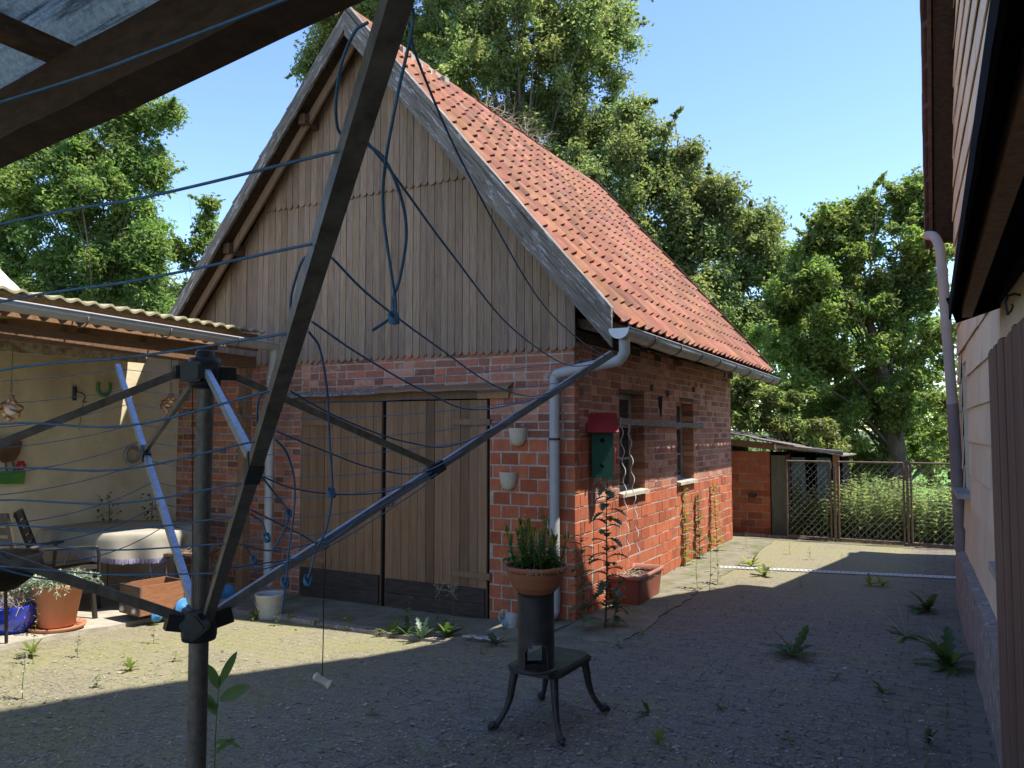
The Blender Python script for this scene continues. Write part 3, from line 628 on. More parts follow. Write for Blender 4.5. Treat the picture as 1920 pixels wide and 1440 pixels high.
while z < 10:
    d = DF+.0-(.3 if r % 2 else 0)*1.0
    segs = []
    x = DF
    first = True
    while x > -1.5:
        L_ = (.3 if (r % 2 and first) else .6); a, c = x-L_, x; first = False; x -= L_
        zt, zb_ = z+.30, z-.02
        if zt > hz(max(a, c))-.05 and zt > hz(a)-.05: continue
        cut = [(a, c)]
        for w0, w1, q0, q1 in WO:
            if z+.28 > q0 and z < q1-.02: cut = [q for p_ in cut for q in ((p_[0], min(p_[1], w0)), (max(p_[0], w1), p_[1])) if q[1]-q[0] > .04]
        for a2, c2 in cut:
            t = rnd(.93, 1.06); j = rnd(-.003, .003)
            top = [min(zt, hz(a2)-.1), min(zt, hz(c2)-.1)]
            b.add([(.461+j, a2+.002, zb_), (.461+j, c2-.002, zb_), (.478, c2-.002, top[1]), (.478, a2+.002, top[0]), (.4685+j, a2+.002, zb_), (.4685+j, c2-.002, zb_), (.4845, c2-.002, top[1]), (.4845, a2+.002, top[0])],
                  [(0, 1, 2, 3)[::-1], (4, 5, 6, 7), (0, 4, 5, 1), (1, 5, 6, 2), (2, 6, 7, 3), (3, 7, 4, 0)], (t, t*rnd(.98, 1.01), t*rnd(.95, 1.02)))
    z += .28; r += 1
b.build('shingles', mSlab, hw)
for i, (d0, d1, z0, z1) in enumerate(WO):
    b = HM(); b.box((.56, d0, z0), (.60, d1, z1)); wf = b.build('window', mPaintW, house)
    b = HM(); b.box((.552, d0+.07, z0+.07), (.558, d1-.07, z1-.07)); b.build('pane', mGlass, wf)
    b = HM(); b.box((.37, d0-.04, z0-.05), (.56, d1+.04, z0-.005)); b.build('sill', mZinc, wf)
b = HM(); n = 40
for i in range(n):
    d0, d1 = -2.2+(9.09+2.21)*i/n, -2.2+(9.09+2.21)*(i+1)/n
    q = [.012*mnoise.noise((k_*.7, 1, 0)) for k_ in (i, i+1)]; zz = [.52+.010*mnoise.noise((k_*.9, 5, 0)) for k_ in (i, i+1)]
    b.hexa([(.375+q[0], d0, -.1), (.375+q[1], d1, -.1), (.485, d1, -.1), (.485, d0, -.1), (.392+q[0], d0, zz[0]), (.392+q[1], d1, zz[1]), (.485, d1, zz[1]+.012), (.485, d0, zz[0]+.012)])
b.build('plinth', mPlinth, house)
b = HM()                                      # roof deck
b.prism([(.27, DF+.32, hz(DF+.32)), (.27, RD, RZ), (.27, 2*RD-DF-.3, hz(2*RD-DF-.3)), (.27, 2*RD-DF-.3, hz(2*RD-DF-.3)-.12), (.27, RD, RZ-.16), (.27, DF+.32, hz(DF+.32)-.12)], (9.9, 0, 0), .9)
hr = b.build('roof', mWoodD, house)
b = HM(); i = 0; d = DF+.36
while d > -1:
    d1 = d-.235; r0, r1 = rnd(-.012, .012), rnd(.0, .02)
    z0_, z1_ = hz(d)+.05+r1, hz(d1)+.035
    t = rnd(.7, 1.25)
    b.hexa([(.205+r0, d1-.03, z1_-.16), (.205+r0, d, z0_-.16), (.225+r0, d, z0_-.16), (.225+r0, d1-.03, z1_-.16), (.20+r0, d1-.03, z1_), (.20+r0, d, z0_), (.55, d, z0_), (.55, d1-.03, z1_)], (t, t*rnd(.9, 1.1), t))
    d = d1
b.build('verge_tiles', mHouseTile, hr)
b = HM(); b.add([(n_, d, hz(d)+.05) for n_ in (.55, 10.2) for d in (DF+.36, RD, -1.6)], [(0, 1, 4, 3), (1, 2, 5, 4)]); b.build('tile_slope', mHouseTile, hr)
b = HM()
for n0, n1, zo, zi, tt in ((.255, .285, -.02, -.28, 1.0),):
    b.hexa([(n0, RD, RZ+zi), (n0, DF+.3, hz(DF+.3)+zi), (n1, DF+.3, hz(DF+.3)+zi), (n1, RD, RZ+zi), (n0, RD, RZ+zo), (n0, DF+.3, hz(DF+.3)+zo), (n1, DF+.3, hz(DF+.3)+zo), (n1, RD, RZ+zo)], tt)
b.build('bargeboard', mWoodD, hr)
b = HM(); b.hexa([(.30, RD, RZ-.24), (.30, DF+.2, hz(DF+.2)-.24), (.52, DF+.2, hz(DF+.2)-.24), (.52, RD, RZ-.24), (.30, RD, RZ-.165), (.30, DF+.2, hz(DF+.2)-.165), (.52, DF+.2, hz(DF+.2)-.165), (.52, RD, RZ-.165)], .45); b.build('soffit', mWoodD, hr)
DP_ = 9.0
b = MB(); pp = [H(.235, DP_+.30, 3.72), H(.29, DP_+.12, 3.66), H(.33, DP_+.02, 3.52), H(.345, DP_, 3.3)]
b.tube(bez(pp, 6), .047, 16); b.tube([H(.345, DP_, 3.32), H(.40, DP_, 1.95)], .049, 16)
for z_ in (3.28, 2.72, 2.50, 1.97): n_ = .345+.055*(3.32-z_)/1.37; b.tube([H(n_, DP_, z_-.02), H(n_, DP_, z_+.02)], .054, 16)
hp = b.build('downpipe', mPale, house)
b = MB(); b.tube([H(.40, DP_, 1.96), H(.435, DP_, .52)], .054, 16); b.build('lower_section', mMauve, hp)
b = HM(); b.box((.9, DF-.02, 3.7), (10.2, DF+.4, 3.8), .8); b.build('eave', mWoodD, hr)
# unseen annex added beyond the corner, shaped to cast the shadow before the gates
ann = thing('unseen_shadow_annex', 'unseen annex added behind the far house corner to cast a shadow on the yard', 'shadow caster', H(2, 11, 0))
b = HM(); b.prism([(1.1, DF+.45, 0), (1.1, DF+3.4, 0), (1.1, DF+3.4, 3.72), (1.1, DF+.45, 3.72)], (4, 0, 0)); b.build('wall', mSlab, ann)
b = HM(); b.prism([(.52, DF+.1, 3.72), (1.28, DF+3.6, 3.72), (1.28, DF+3.6, 3.82), (.52, DF+.1, 3.82)], (4.3, 0, .5)); b.build('roof', mHouseTile, ann)
# scroll bracket above the plank gate
b = MB(); c_ = at(1899, 566, 3.55)
q = [c_+Vector((.028*math.cos(a)*(1-.05*a), 0, .028*math.sin(a)*(1-.05*a)))+Vector((.0, 0, .0)) for a in [-.5+i*.35 for i in range(14)]]
b.tube([c_+Vector((-.022, 0, -.06)), c_+Vector((-.03, 0, -.03))]+q[::-1][:1]*0+[c_+Vector((-.033, 0, 0)), c_+Vector((-.02, 0, .028)), c_+Vector((.01, 0, .036)), c_+Vector((.04, 0, .03)), c_+Vector((.07, 0, .04))], .006, 6)
b.tube([c_+Vector((-.03, 0, -.055)), c_+Vector((-.012, 0, -.045)), c_+Vector((.0, 0, -.02)), c_+Vector((-.006, 0, -.01))], .005, 6)
tag(b.build('scroll_bracket', mIron, None, c_), 'small black wrought iron scroll above the plank gate', 'bracket')

# plank gate standing open along the wall at the right edge
pg = thing('plank_gate', 'reddish brown vertical plank gate at the right edge of the picture', 'gate', H(.40, 3.5, 0))
d = 4.45; i = 0
while d > 1.2:
    w_ = rnd(.085, .115); t = rnd(.8, 1.15); zt = 2.07+rnd(-.012, .012); b = HM()
    n0 = .352+rnd(-.003, .003)
    b.box((n0, d-w_+.004, .03), (n0+.024, d, zt), (t, t*rnd(.95, 1.02), t*rnd(.93, 1.03))); b.build('plank', mWood3, pg); d -= w_; i += 1
for z_ in (.4, 1.75): b = HM(); b.box((.38, 1.2, z_), (.41, 4.4, z_+.12)); b.build('batten', mWoodD, pg)

# porch roof over the camera's right
por = thing('porch_roof', 'black felted porch roof overhanging at the upper right', 'porch roof', at(1860, 400, 3))
P2 = Vector(at(1783, 577, 4.5)); n3 = Vector((math.cos(.482), -math.sin(.482), 0)); d3 = Vector((math.sin(.482), math.cos(.482), 0)); P1 = P2-d3*4.4
upn = (n3+Z*.37)
b = MB(); b.prism([P1+Z*.0, P2+Z*.0, P2+upn*1.2, P1+upn*1.2], Z*.03); b.build('deck', mBlack, por)
b = MB(); n = 40; vs = []
for i in range(n+1):
    c = P1.lerp(P2, i/n)-n3*.012+Z*(.02); hh = .085+rnd(-.006, .006); vs += [c, c-Z*hh, c+n3*.012, c+n3*.012-Z*hh]
b.add(vs, [(4*i, 4*i+1, 4*i+5, 4*i+4) for i in range(n)]+[(4*i+2, 4*i+6, 4*i+7, 4*i+3) for i in range(n)]+[(4*i+1, 4*i+3, 4*i+7, 4*i+5) for i in range(n)]+[(4*n, 4*n+1, 4*n+3, 4*n+2)])
b.build('felt_edge', mBlack, por)
b = MB(); b.beam(P1+n3*.075+Z*-.03, P2+n3*.075+Z*-.03-d3*.05, .05, .075); b.build('rafter', mWoodL, por)
for k_ in (.25, .6, .95): b = MB(); b.beam(P1+upn*k_-Z*.05, P2+upn*k_-Z*.05-d3*.03, .06, .08); b.build('rafter', mBlack, por)
b = MB(); b.beam(P2-d3*.012+n3*.0-Z*.02, P2-d3*.012+upn*1.15-Z*.055, .03, .15); b.build('verge_board', mBlack, por)

# canopy over the photographer (upper left)
can = thing('canopy', 'rough timber canopy beam with corrugated translucent sheet overhead at the upper left', 'canopy', at(200, 200, 1.9))
A0 = at(0, 318, 2.2); bd = Vector((-1.677, 1, -.163)).normalized(); ph = Vector((bd.y, -bd.x, 0)).normalized()   # ph points away from the camera
if ph.y < 0: ph = -ph
bup = ph.cross(bd).normalized(); bup = bup if bup.z > 0 else -bup
E0, E1 = A0+bd*2.6, A0-bd*3.6
b = MB(); n = 30; vs = []
for i in range(n+1):
    c = E0.lerp(E1, i/n); j = lambda: rnd(-.003, .003)
    vs += [c+Z*j()+ph*j(), c-ph*.10+Z*j()+ph*j(), c-ph*.10+bup*(.135+j()), c+bup*(.135+j())]
b.add(vs, [(4*i+q, 4*i+(q+1) % 4, 4*i+4+(q+1) % 4, 4*i+4+q) for i in range(n) for q in range(4)]+[(0, 1, 2, 3), (4*n+3, 4*n+2, 4*n+1, 4*n)])
b.build('beam', mat('canopy_beam_timber', (.085, .05, .032), (.04, .024, .016), 5, .85, .6, .004, stretch=(3, 3, 9), spots=[((.14, .09, .06), 11, .62, .1)]), can)
def onbeam(px, py):                           # point of the beam-top line nearest the pixel ray
    r = ray(px, py).normalized(); a = A0-ph*.10+bup*.135; d = bd
    w0 = CO-a; B_ = r.dot(d); D_ = r.dot(w0); E_ = d.dot(w0); s_ = (E_-B_*D_)/(1-B_*B_); return a+d*s_
for px, py in ((128, 158), (348, 36), (-150, 330)):
    q = onbeam(px, py); b = MB(); b.beam(q+Z*.022+ph*.08, q+Z*.022-ph*2.2+Z*.08, .055, .045, tint=1.3); b.build('batten', mWoodD, can)
b = MB(); nx = 60; ny = 220; vs = []
for j in range(ny+1):
    o = .12-2.6*j/ny; hgt = .066+.028*max(-.75, min(.75, math.sin(o*2*PI/.15)))/.75
    for i in (0, 1): vs.append(E0.lerp(E1, i)+bup*.135+Z*(hgt+.02)-Z*o*.03+ph*o)
b.add(vs, [(2*j, 2*j+1, 2*j+3, 2*j+2) for j in range(ny)], 1, True)
b.build('corrugated_sheet', mat('corrugated_canopy_sheet', (.62, .66, .54), (.34, .37, .31), 75, .7, .5, .002, rot=(0, 0, -math.atan2(bd.y, bd.x)), spots=[((.10, .11, .09), 3, .52, .10, (.5, 9, 1)), ((.02, .02, .014), 5, .64, .035, (.6, 1.3, 1)), ((.66, .72, .68), 120, .60, .05)], trans=.5), can)

# ------------------------------------------------------------------ left shelter and plaster wall
pw = MB(fn=W, flip=True); n1, n2 = 60, 16; vs = []
for j in range(n2+1):
    for i in range(n1+1):
        t = -9+9.0*i/n1; z = -.05+3.0*j/n2; vs.append((5.2+.018*mnoise.noise((t*1.2, z*1.2, 0))+.006*mnoise.noise((t*6, z*6, 3)), t, z))
pw.add(vs, [(j*(n1+1)+i, j*(n1+1)+i+1, (j+1)*(n1+1)+i+1, (j+1)*(n1+1)+i) for j in range(n2) for i in range(n1)], 1, True)
pw.box((5.24, -9, -.05), (5.45, 0, 2.95))
tag(pw.build('plaster_wall', mPlaster, None, W(5.2, -3, 0)), 'ochre rendered wall with flaking plaster behind the left shelter', 'wall')
shel = thing('garden_shelter', 'open timber shelter with mossy corrugated roof and grey gutter, left of the barn', 'shelter', W(4.3, -3, 0))
b = BM(); n = 90; vs = []; TT = (-9, -.42)
for j in range(13):
    s = 3.36+j*.17
    for i in range(n*4+1):
        t = TT[0]+(TT[1]-.13*(s-3.36)-TT[0])*i/(n*4); h = .016*math.sin(2*PI*t/.15)
        vs.append((s+.01*math.sin(t*40), t, 2.735+.075*(s-3.4)-.018*(t+.4)*-1*-1+h))
m_ = n*4+1
b.add(vs, [(j*m_+i, (j+1)*m_+i, (j+1)*m_+i+1, j*m_+i+1) for j in range(12) for i in range(n*4)], 1, True)
b.add([(p[0], p[1], p[2]-.02) for p in vs[:m_]]+vs[:m_], [(i, i+1, m_+i+1, m_+i) for i in range(m_-1)], .9, True)
b.build('corrugated_roof', mShRoof, shel)
def zs(t): return -.018*(t+.4)
b = BM(); b.hexa([(3.44, -9, 2.53+zs(-9)), (3.44, -.45, 2.53), (3.49, -.45, 2.53), (3.49, -9, 2.53+zs(-9)), (3.44, -9, 2.70+zs(-9)), (3.44, -.45, 2.70), (3.49, -.45, 2.70), (3.49, -9, 2.70+zs(-9))], 1.2); b.build('fascia_board', mWoodL, shel)
b = BM(); b.hexa([(3.50, -9, 2.37+zs(-9)), (3.50, -.42, 2.35), (3.60, -.42, 2.35), (3.60, -9, 2.37+zs(-9)), (3.50, -9, 2.49+zs(-9)), (3.50, -.42, 2.47), (3.60, -.42, 2.47), (3.60, -9, 2.49+zs(-9))], .75); b.build('beam', mWoodL, shel)
for t in (-1.0, -1.75, -2.5, -3.25, -4):
    b = BM(); b.hexa([(3.5, t, 2.50), (3.5, t+.07, 2.50), (5.2, t+.07, 2.62), (5.2, t, 2.62), (3.5, t, 2.62), (3.5, t+.07, 2.62), (5.2, t+.07, 2.75), (5.2, t, 2.75)], .8); b.build('rafter', mWoodL, shel)
for s_, t in ((3.50, -.56), (3.5, -5.5)):
    b = BM(); b.box((s_, t, -.02), (s_+.095, t+.095, 2.35), .9); b.build('post', mWoodL, shel)
b = BM(); b.beam((3.547, -.56, 1.75), (3.547, -1.12, 2.33), .07, .08, tint=1.1); b.build('brace', mWoodL, shel)
b = BM(); b.box((4.36, -6, 2.39), (4.40, -1.1, 2.50), 1.3); b.box((4.40, -6, 2.55), (4.46, -1.3, 2.63), .9); b.build('peeling_plank', mat('peeling_white_plank', (.50, .44, .33), (.16, .10, .06), 5, .85, .4, stretch=(3, 3, 3)), shel)
gg = gutter(W(3.36, -9, 2.66+zs(-9)), W(3.30, -.22, 2.595), .072, 'gutter', mPlastic, shel, -U)
for t in (-.9, -1.7, -2.5, -3.3):
    bb = MB(); bb.tube([W(3.30+.007*abs(t)+.08*math.cos(th), t, 2.60-.008*t-.078*math.sin(th)) for th in [PI*i/10 for i in range(11)]]+[W(3.46, t, 2.64)], .007, 6); bb.build('gutter_bracket', mRust, gg)
b = MB(); b.tube(bez([W(3.30, -.36, 2.55), W(3.32, -.34, 2.44), W(3.38, -.30, 2.30), W(3.40, -.30, 2.1), W(3.40, -.30, .35), W(3.38, -.32, .20), W(3.27, -.42, .12)], 5), .045, 14); b.build('downpipe', mat('pale_grey_pipe', (.45, .45, .44), (.36, .36, .35), 5, .5, .05), shel)
b = MB(); q = [at(-60, 470, 7.2), at(-10, 522, 7.2), at(14, 545, 7.2), at(38, 556, 7.2)]; b.tube(bez(q, 5), [.09]*11+[.085, .08, .07, .05, .03][:5], 14)
tag(b.build('white_duct', mWhite, None, q[1]), 'white curved duct resting on the shelter roof at the left edge', 'duct')

# ------------------------------------------------------------------ rotary clothes dryer
HB = Vector((-.905, 2.35, 1.14))
dry = thing('rotary_clothes_dryer', 'rusty rotary clothes dryer on a pole, strung with slack blue line', 'clothes dryer', (HB.x, HB.y, 0))
pl = at(383, 655, 2.35)
b = MB(); b.tube([(HB.x, HB.y, -.02), (HB.x, HB.y, 1.15)], .0275, 20); b.tube([(HB.x, HB.y, 1.15), (HB.x+.004, HB.y, 1.92)], .0245, 20); b.build('pole', mPole, dry)
b = MB(); b.lathe((HB.x, HB.y, 1.90), [(.0, .034), (.022, .034), (.027, .028), (.028, -.02), (.027, -.06), (.0, -.06)], 20); b.build('pole_cap', mHub, dry)
def hub(z, r):
    b = MB(); b.lathe((HB.x, HB.y, z), [(.026, -.045), (r*.75, -.045), (r*.8, -.03), (r*.8, .03), (r*.75, .045), (.026, .045)], 20)
    return b.build('hub', mHub, dry)
h_lo = hub(1.14, .062); h_up = hub(1.865, .058)
LEN = 1.82
TIPS = {'A': Vector((1.335, .925, .885)), 'C': Vector((-.905, 1.315, .845)), 'B': Vector((.796, -1.62, 1.03)), 'D': Vector((-1.335, -.925, .78))}
for k_ in 'ACD': TIPS[k_] = TIPS[k_].normalized()*LEN
def P(k_, tau): return HB+Vector((.020 if k_ == 'B' else 0, 0, .0))+TIPS[k_]*tau
mArmS = mat('skylit_dryer_steel', (.34, .35, .37), (.20, .20, .21), 30, .38, .2, .001, metal=.75, spots=[((.10, .085, .07), 25, .66, .1)])  # paler copy of the arm steel, lit by its colour
armM = {'A': mArmS, 'B': mArm, 'C': mRail, 'D': mArm}  # A and C coloured paler and bluer for sky light, B and D dark
strutT = {'A': .485, 'B': .47, 'C': .55, 'D': .48}
clampP = {}
for k_ in 'ABCD':
    d = TIPS[k_].normalized(); up = Z
    b = MB(); b.beam(P(k_, .03), P(k_, 1.0 if k_ != 'B' else 1.02), .026 if k_ == 'B' else .020, .028 if k_ == 'B' else .026); b.build('arm', armM[k_], dry)
    hd = Vector((d.x, d.y, 0)).normalized()
    b = MB(); c_ = HB+hd*.06; b.beam(c_-hd*.045, c_+hd*.03+Z*.018, .036, .046); h2 = b.build('arm_socket', mHub, dry)
    c_ = HB+Z*.725+hd*.055
    b = MB(); b.beam(c_-hd*.03, c_+hd*.03-Z*.0, .05, .038); h2 = b.build('strut_socket', mHub, dry)
    cl = P(k_, strutT[k_]); clampP[k_] = cl
    b = MB(); b.beam(HB+Z*.725+hd*.07, cl+Z*.012, .014, .022 if k_ != 'C' else .02); b.build('strut', mRail if k_ == 'B' else mArm, dry)
    b = MB(); b.beam(cl-d*.035, cl+d*.035, .030, .038); b.build('clamp', mHub, dry)
def cap(px, py, Y, w_, h_):
    c_ = at(px, py, Y); b = MB(); r = .010
    prof = []
    for sx, sy in ((1, 1), (-1, 1), (-1, -1), (1, -1)):
        for k_ in range(4):
            a = math.atan2(sy, sx)-PI/4+PI/2*k_/3
            prof.append((sx*(w_/2-r)+r*math.cos(a), sy*(h_/2-r)+r*math.sin(a)))
    return c_, prof, b
for (px, py, Y, rot) in ((361, 1176, 2.17, .7), (357, 697, 2.28, .05)):
    c_, prof, b = cap(px, py, Y, .058, .058); ca, sa = math.cos(rot), math.sin(rot)
    pts = [c_+Vector((x*ca-y*sa, 0, x*sa+y*ca)) for x, y in prof]
    b.prism(pts, Vector((0, .035, 0))); b.prism([c_+(q-c_)*.8-Vector((0, .004, 0)) for q in pts], Vector((0, .006, 0))); b.build('hub_cover', mHub, dry)
# pull cord along the pole and hanging handle
b = MB(); b.tube([at(361, 705, 2.32), at(361, 900, 2.32), at(362, 1150, 2.32)], .0016, 6); b.build('pull_cord', mat('dark_red_cord', (.08, .02, .02), (.05, .012, .012), 20), dry)
hc = P('A', .245); Yc = hc.y
q = bez([at(611, 1022, Yc), at(610, 1060, Yc), at(607, 1120, Yc), at(606, 1200, Yc), at(604, 1268, Yc)], 5)
b = MB(); b.tube(q, .0018, 6); b.tube([at(609, 1022, Yc)+Vector((.012*math.cos(a), -.004, .012*math.sin(a))) for a in [PI*2*i/10 for i in range(11)]], .0022, 5)
pc = b.build('hanging_cord', mat('black_cord', (.03, .022, .02), (.02, .015, .012), 20), dry)
b = MB(); a0, a1 = at(588, 1266, Yc), at(622, 1286, Yc); b.tube(bez([a0, a0.lerp(a1, .2), a0.lerp(a1, .5), a0.lerp(a1, .8), a1], 4), [.005, .010, .013, .014, .0125, .012, .011, .0105, .010, .010, .010, .0105, .012, .014, .015, .0125, .004], 14); b.build('handle', mPotC, pc)
# washing line, one strand per hole and side
HO = [.196, .288, .36, .44, .525, .61, .69, .79, .87, .99]
def strand(p, q, sag, r=.0019, n=16, m=mLine, name='line', wob=0):
    pts = []
    for i in range(n+1):
        f = i/n; x = p.lerp(q, f); x = x-Z*sag*4*f*(1-f)
        if wob: x = x+Vector((wob*mnoise.noise((f*3, p.z*9, 0)), wob*mnoise.noise((f*3, p.z*9, 7)), wob*mnoise.noise((f*4, p.x*9, 3))))
        pts.append(x)
    b = MB(); b.tube(pts, r, 6, rnd(.85, 1.1)); return b.build(name, m, dry)
dn = Vector((0, 0, -.004))
for i, t in enumerate(HO):
    strand(P('C', t)+dn, P('A', t)+dn, .035+.05*t*rnd(.7, 1.2), .0014)
    strand(P('D', t)+dn, P('C', t)+dn, .03+.06*t*rnd(.8, 1.3), .0014)
YL = {.196: 1068, .288: 1052, .36: 1018, .44: 978, .525: 937, .61: 888, .69: 838, .785: 790, .86: 694, .94: 565}
# near-left side: thick strands that run out of the left of the picture to the D arm
LE = [1062, 1018, 985, 938, 878, 795, 694, 566, 421, 192]
BP = [(406, 1069), (422, 1015), (437, 967), (459, 918), (478, 827), (513, 718), (537, 622), (588, 455), (627, 292), (700, 3)]
bl = []
for i, t in enumerate(HO):
    p_ = P('B', t); pd = P('D', t); b = MB()
    a = p_+Vector((-.012, 0, -.002)); Yl = p_.y+(pd.y-p_.y)*.45
    l = at(0, LE[i], max(.55, Yl)); far = pd
    mid = a.lerp(l, .5)-Z*(.012+.004*i if i < 6 else .006)
    b.tube(bez([a, mid, l, l.lerp(far, .5)-Z*.01, far], 6), .0021, 6, rnd(.85, 1.1)); b.build('line', mLine, dry); bl.append(a)
# right side: slack strands from the near arm to the far right arm
def curve(pts, r=.0022, name='line', knot=None):
    b = MB(); b.tube(bez([at(*q) for q in pts], 7), r, 6, rnd(.85, 1.1)); o = b.build(name, mLine, dry)
    if knot:
        c_ = at(*knot[:3]); kb = MB(); rr = knot[3]
        for k_ in range(3): kb.tube([c_+Vector((rr*.6*math.cos(a+k_), rr*.5*math.sin(a*1.0+k_)*.8, rr*.8*math.sin(a+k_*.5))) for a in [2*PI*i/9 for i in range(10)]], r*1.25, 5)
        kb.build('knot', mLine, o)
    return o
A_ = lambda t: P('A', t)
def toA(pts, t, r=.0021):
    e = A_(t)+dn; b = MB(); b.tube(bez([at(*q) for q in pts]+[e], 8), r, 6, rnd(.85, 1.1)); return b.build('line', mLine, dry)
toA([(766, 40, .95), (790, 130, 1.1), (880, 330, 1.5), (1010, 560, 2.2), (1090, 640, 2.9)], .985)
toA([(690, 268, 1.05), (740, 330, 1.15), (850, 480, 1.5), (960, 615, 2.1), (1060, 683, 2.75)], .95, .0021)
toA([(622, 483, 1.2), (700, 560, 1.35), (820, 650, 1.7), (930, 724, 2.2), (1010, 742, 2.7)], .88)
toA([(585, 603, 1.35), (680, 668, 1.55), (800, 735, 1.85), (900, 768, 2.2)], .80)
toA([(544, 733, 1.5), (640, 785, 1.65), (760, 828, 1.9), (860, 832, 2.2)], .72)
toA([(517, 808, 1.6), (600, 842, 1.75), (700, 878, 2.0), (790, 886, 2.3)], .56)
toA([(490, 893, 1.7), (560, 918, 1.8), (660, 927, 2.0), (740, 917, 2.3)], .48)
toA([(470, 955, 1.8), (560, 1000, 1.95), (608, 1018, 2.1)], .30)
toA([(450, 1020, 1.95), (520, 1032, 2.1)], .25); toA([(436, 1064, 2.05), (480, 1058, 2.15)], .19)
curve([(688, 270, 1.05), (722, 300, 1.06), (752, 370, 1.08), (762, 440, 1.1), (750, 520, 1.12), (737, 560, 1.12), (735, 592, 1.12), (698, 620, 1.1)], knot=(738, 596, 1.115, .010))
curve([(770, 0, .92), (773, 50, .95), (745, 180, .97), (722, 310, 1.0), (719, 400, 1.03), (732, 500, 1.08), (741, 560, 1.11), (742, 598, 1.12)])
curve([(690, 42, .93), (665, 60, .94), (640, 120, .97), (630, 190, 1.0), (632, 235, 1.03), (640, 253, 1.05)])
curve([(579, 622, 1.36), (600, 655, 1.4), (614, 740, 1.42), (618, 830, 1.45), (623, 920, 1.48), (612, 990, 1.5), (596, 1025, 1.52)], knot=(621, 924, 1.48, .010))
curve([(517, 824, 1.6), (538, 850, 1.63), (552, 900, 1.66), (551, 960, 1.68), (542, 1030, 1.7), (536, 1090, 1.72), (528, 1150, 1.73)], knot=(534, 1092, 1.72, .012))
curve([(492, 895, 1.7), (515, 925, 1.72), (541, 962, 1.74), (530, 1000, 1.75), (512, 1030, 1.76)], knot=(541, 962, 1.74, .009))
curve([(470, 964, 1.8), (490, 978, 1.8), (500, 1004, 1.8)], knot=(500, 1008, 1.8, .011))
curve([(448, 1020, 1.95), (462, 1026, 1.95), (473, 1045, 1.95)], knot=(476, 1050, 1.95, .010))
curve([(590, 1040, 1.6), (582, 1070, 1.6), (577, 1086, 1.6)], knot=(577, 1088, 1.6, .011))
curve([(582, 480, 1.24), (566, 490, 1.23), (548, 545, 1.26), (545, 580, 1.3), (549, 594, 1.34)])
curve([(497, 734, 1.5), (485, 750, 1.5), (482, 790, 1.55), (487, 808, 1.6)])
curve([(458, 905, 1.7), (445, 925, 1.72), (439, 945, 1.74), (443, 955, 1.78)])
curve([(600, 1015, 2.05), (800, 900, 2.4), (820, 888, 2.42)], .0018); curve([(470, 1075, 2.1), (600, 1032, 2.2), (700, 975, 2.35), (805, 905, 2.5)], .0018)

# ------------------------------------------------------------------ cast iron stove foot with pipe and bowl
sc_ = Vector((.225, 4.78, 0)); ST = thing('stove_stand', 'old cast iron stove foot on four bowed legs carrying a pipe stub', 'stand', (sc_.x, sc_.y, 0))
e1 = Vector((.86, -.50, 0)).normalized(); e2 = Vector((.50, .86, 0)).normalized()      # plate axes
def sp(x, y, z): return sc_+e1*x+e2*y+Z*z
def plate(hx, hy, c_, z0, z1, b, t=1):
    pts = [(-hx+c_, -hy), (hx-c_, -hy), (hx, -hy+c_), (hx, hy-c_), (hx-c_, hy), (-hx+c_, hy), (-hx, hy-c_), (-hx, -hy+c_)]
    b.prism([sp(x, y, z0) for x, y in pts], Z*(z1-z0), t)
PZ = .355
b = MB(); plate(.165, .245, .05, PZ-.006, PZ, b, 1); plate(.158, .238, .048, PZ, PZ+.006, b, 1); b.build('plate', mMossI, ST)
b = MB(); plate(.168, .248, .05, PZ-.034, PZ-.0065, b, 1); plate(.172, .252, .05, PZ-.016, PZ-.0068, b, 1); b.build('plate_rim', mIron, ST)
for sx, sy in ((-1, -1), (1, -1), (1, 1), (-1, 1)):
    o = (Vector((0, 0, 0))+e1*sx*.7+e2*sy*.7).normalized(); c0 = sp(sx*.125, sy*.20, PZ-.035)
    pts = [c0, c0+o*.015-Z*.07, c0+o*.03-Z*.15, c0+o*.06-Z*.225, c0+o*.105-Z*.285, c0+o*.125-Z*.302]
    b = MB(); b.tube(bez(pts, 5), [.026-.0006*i for i in range(11)]+[.019, .018, .017, .016, .0155, .0155, .016, .017, .018, .019, .021, .022, .022, .020, .019][:15], 10)
    tip = c0+o*.13-Z*.305; b.lathe(tip+Z*(.022-.0), [(0, .016), (.017, .010), (.024, 0), (.024, -.012), (.018, -.024), (0, -.027)], 12)
    b.tube([tip+o*.0+Z*.01, tip+o*.028-Z*.0], [.020, .014], 8); b.build('leg', mIron, ST)
pcx = Vector((.135, 4.57, 0)); z0 = PZ+.006
b = MB()
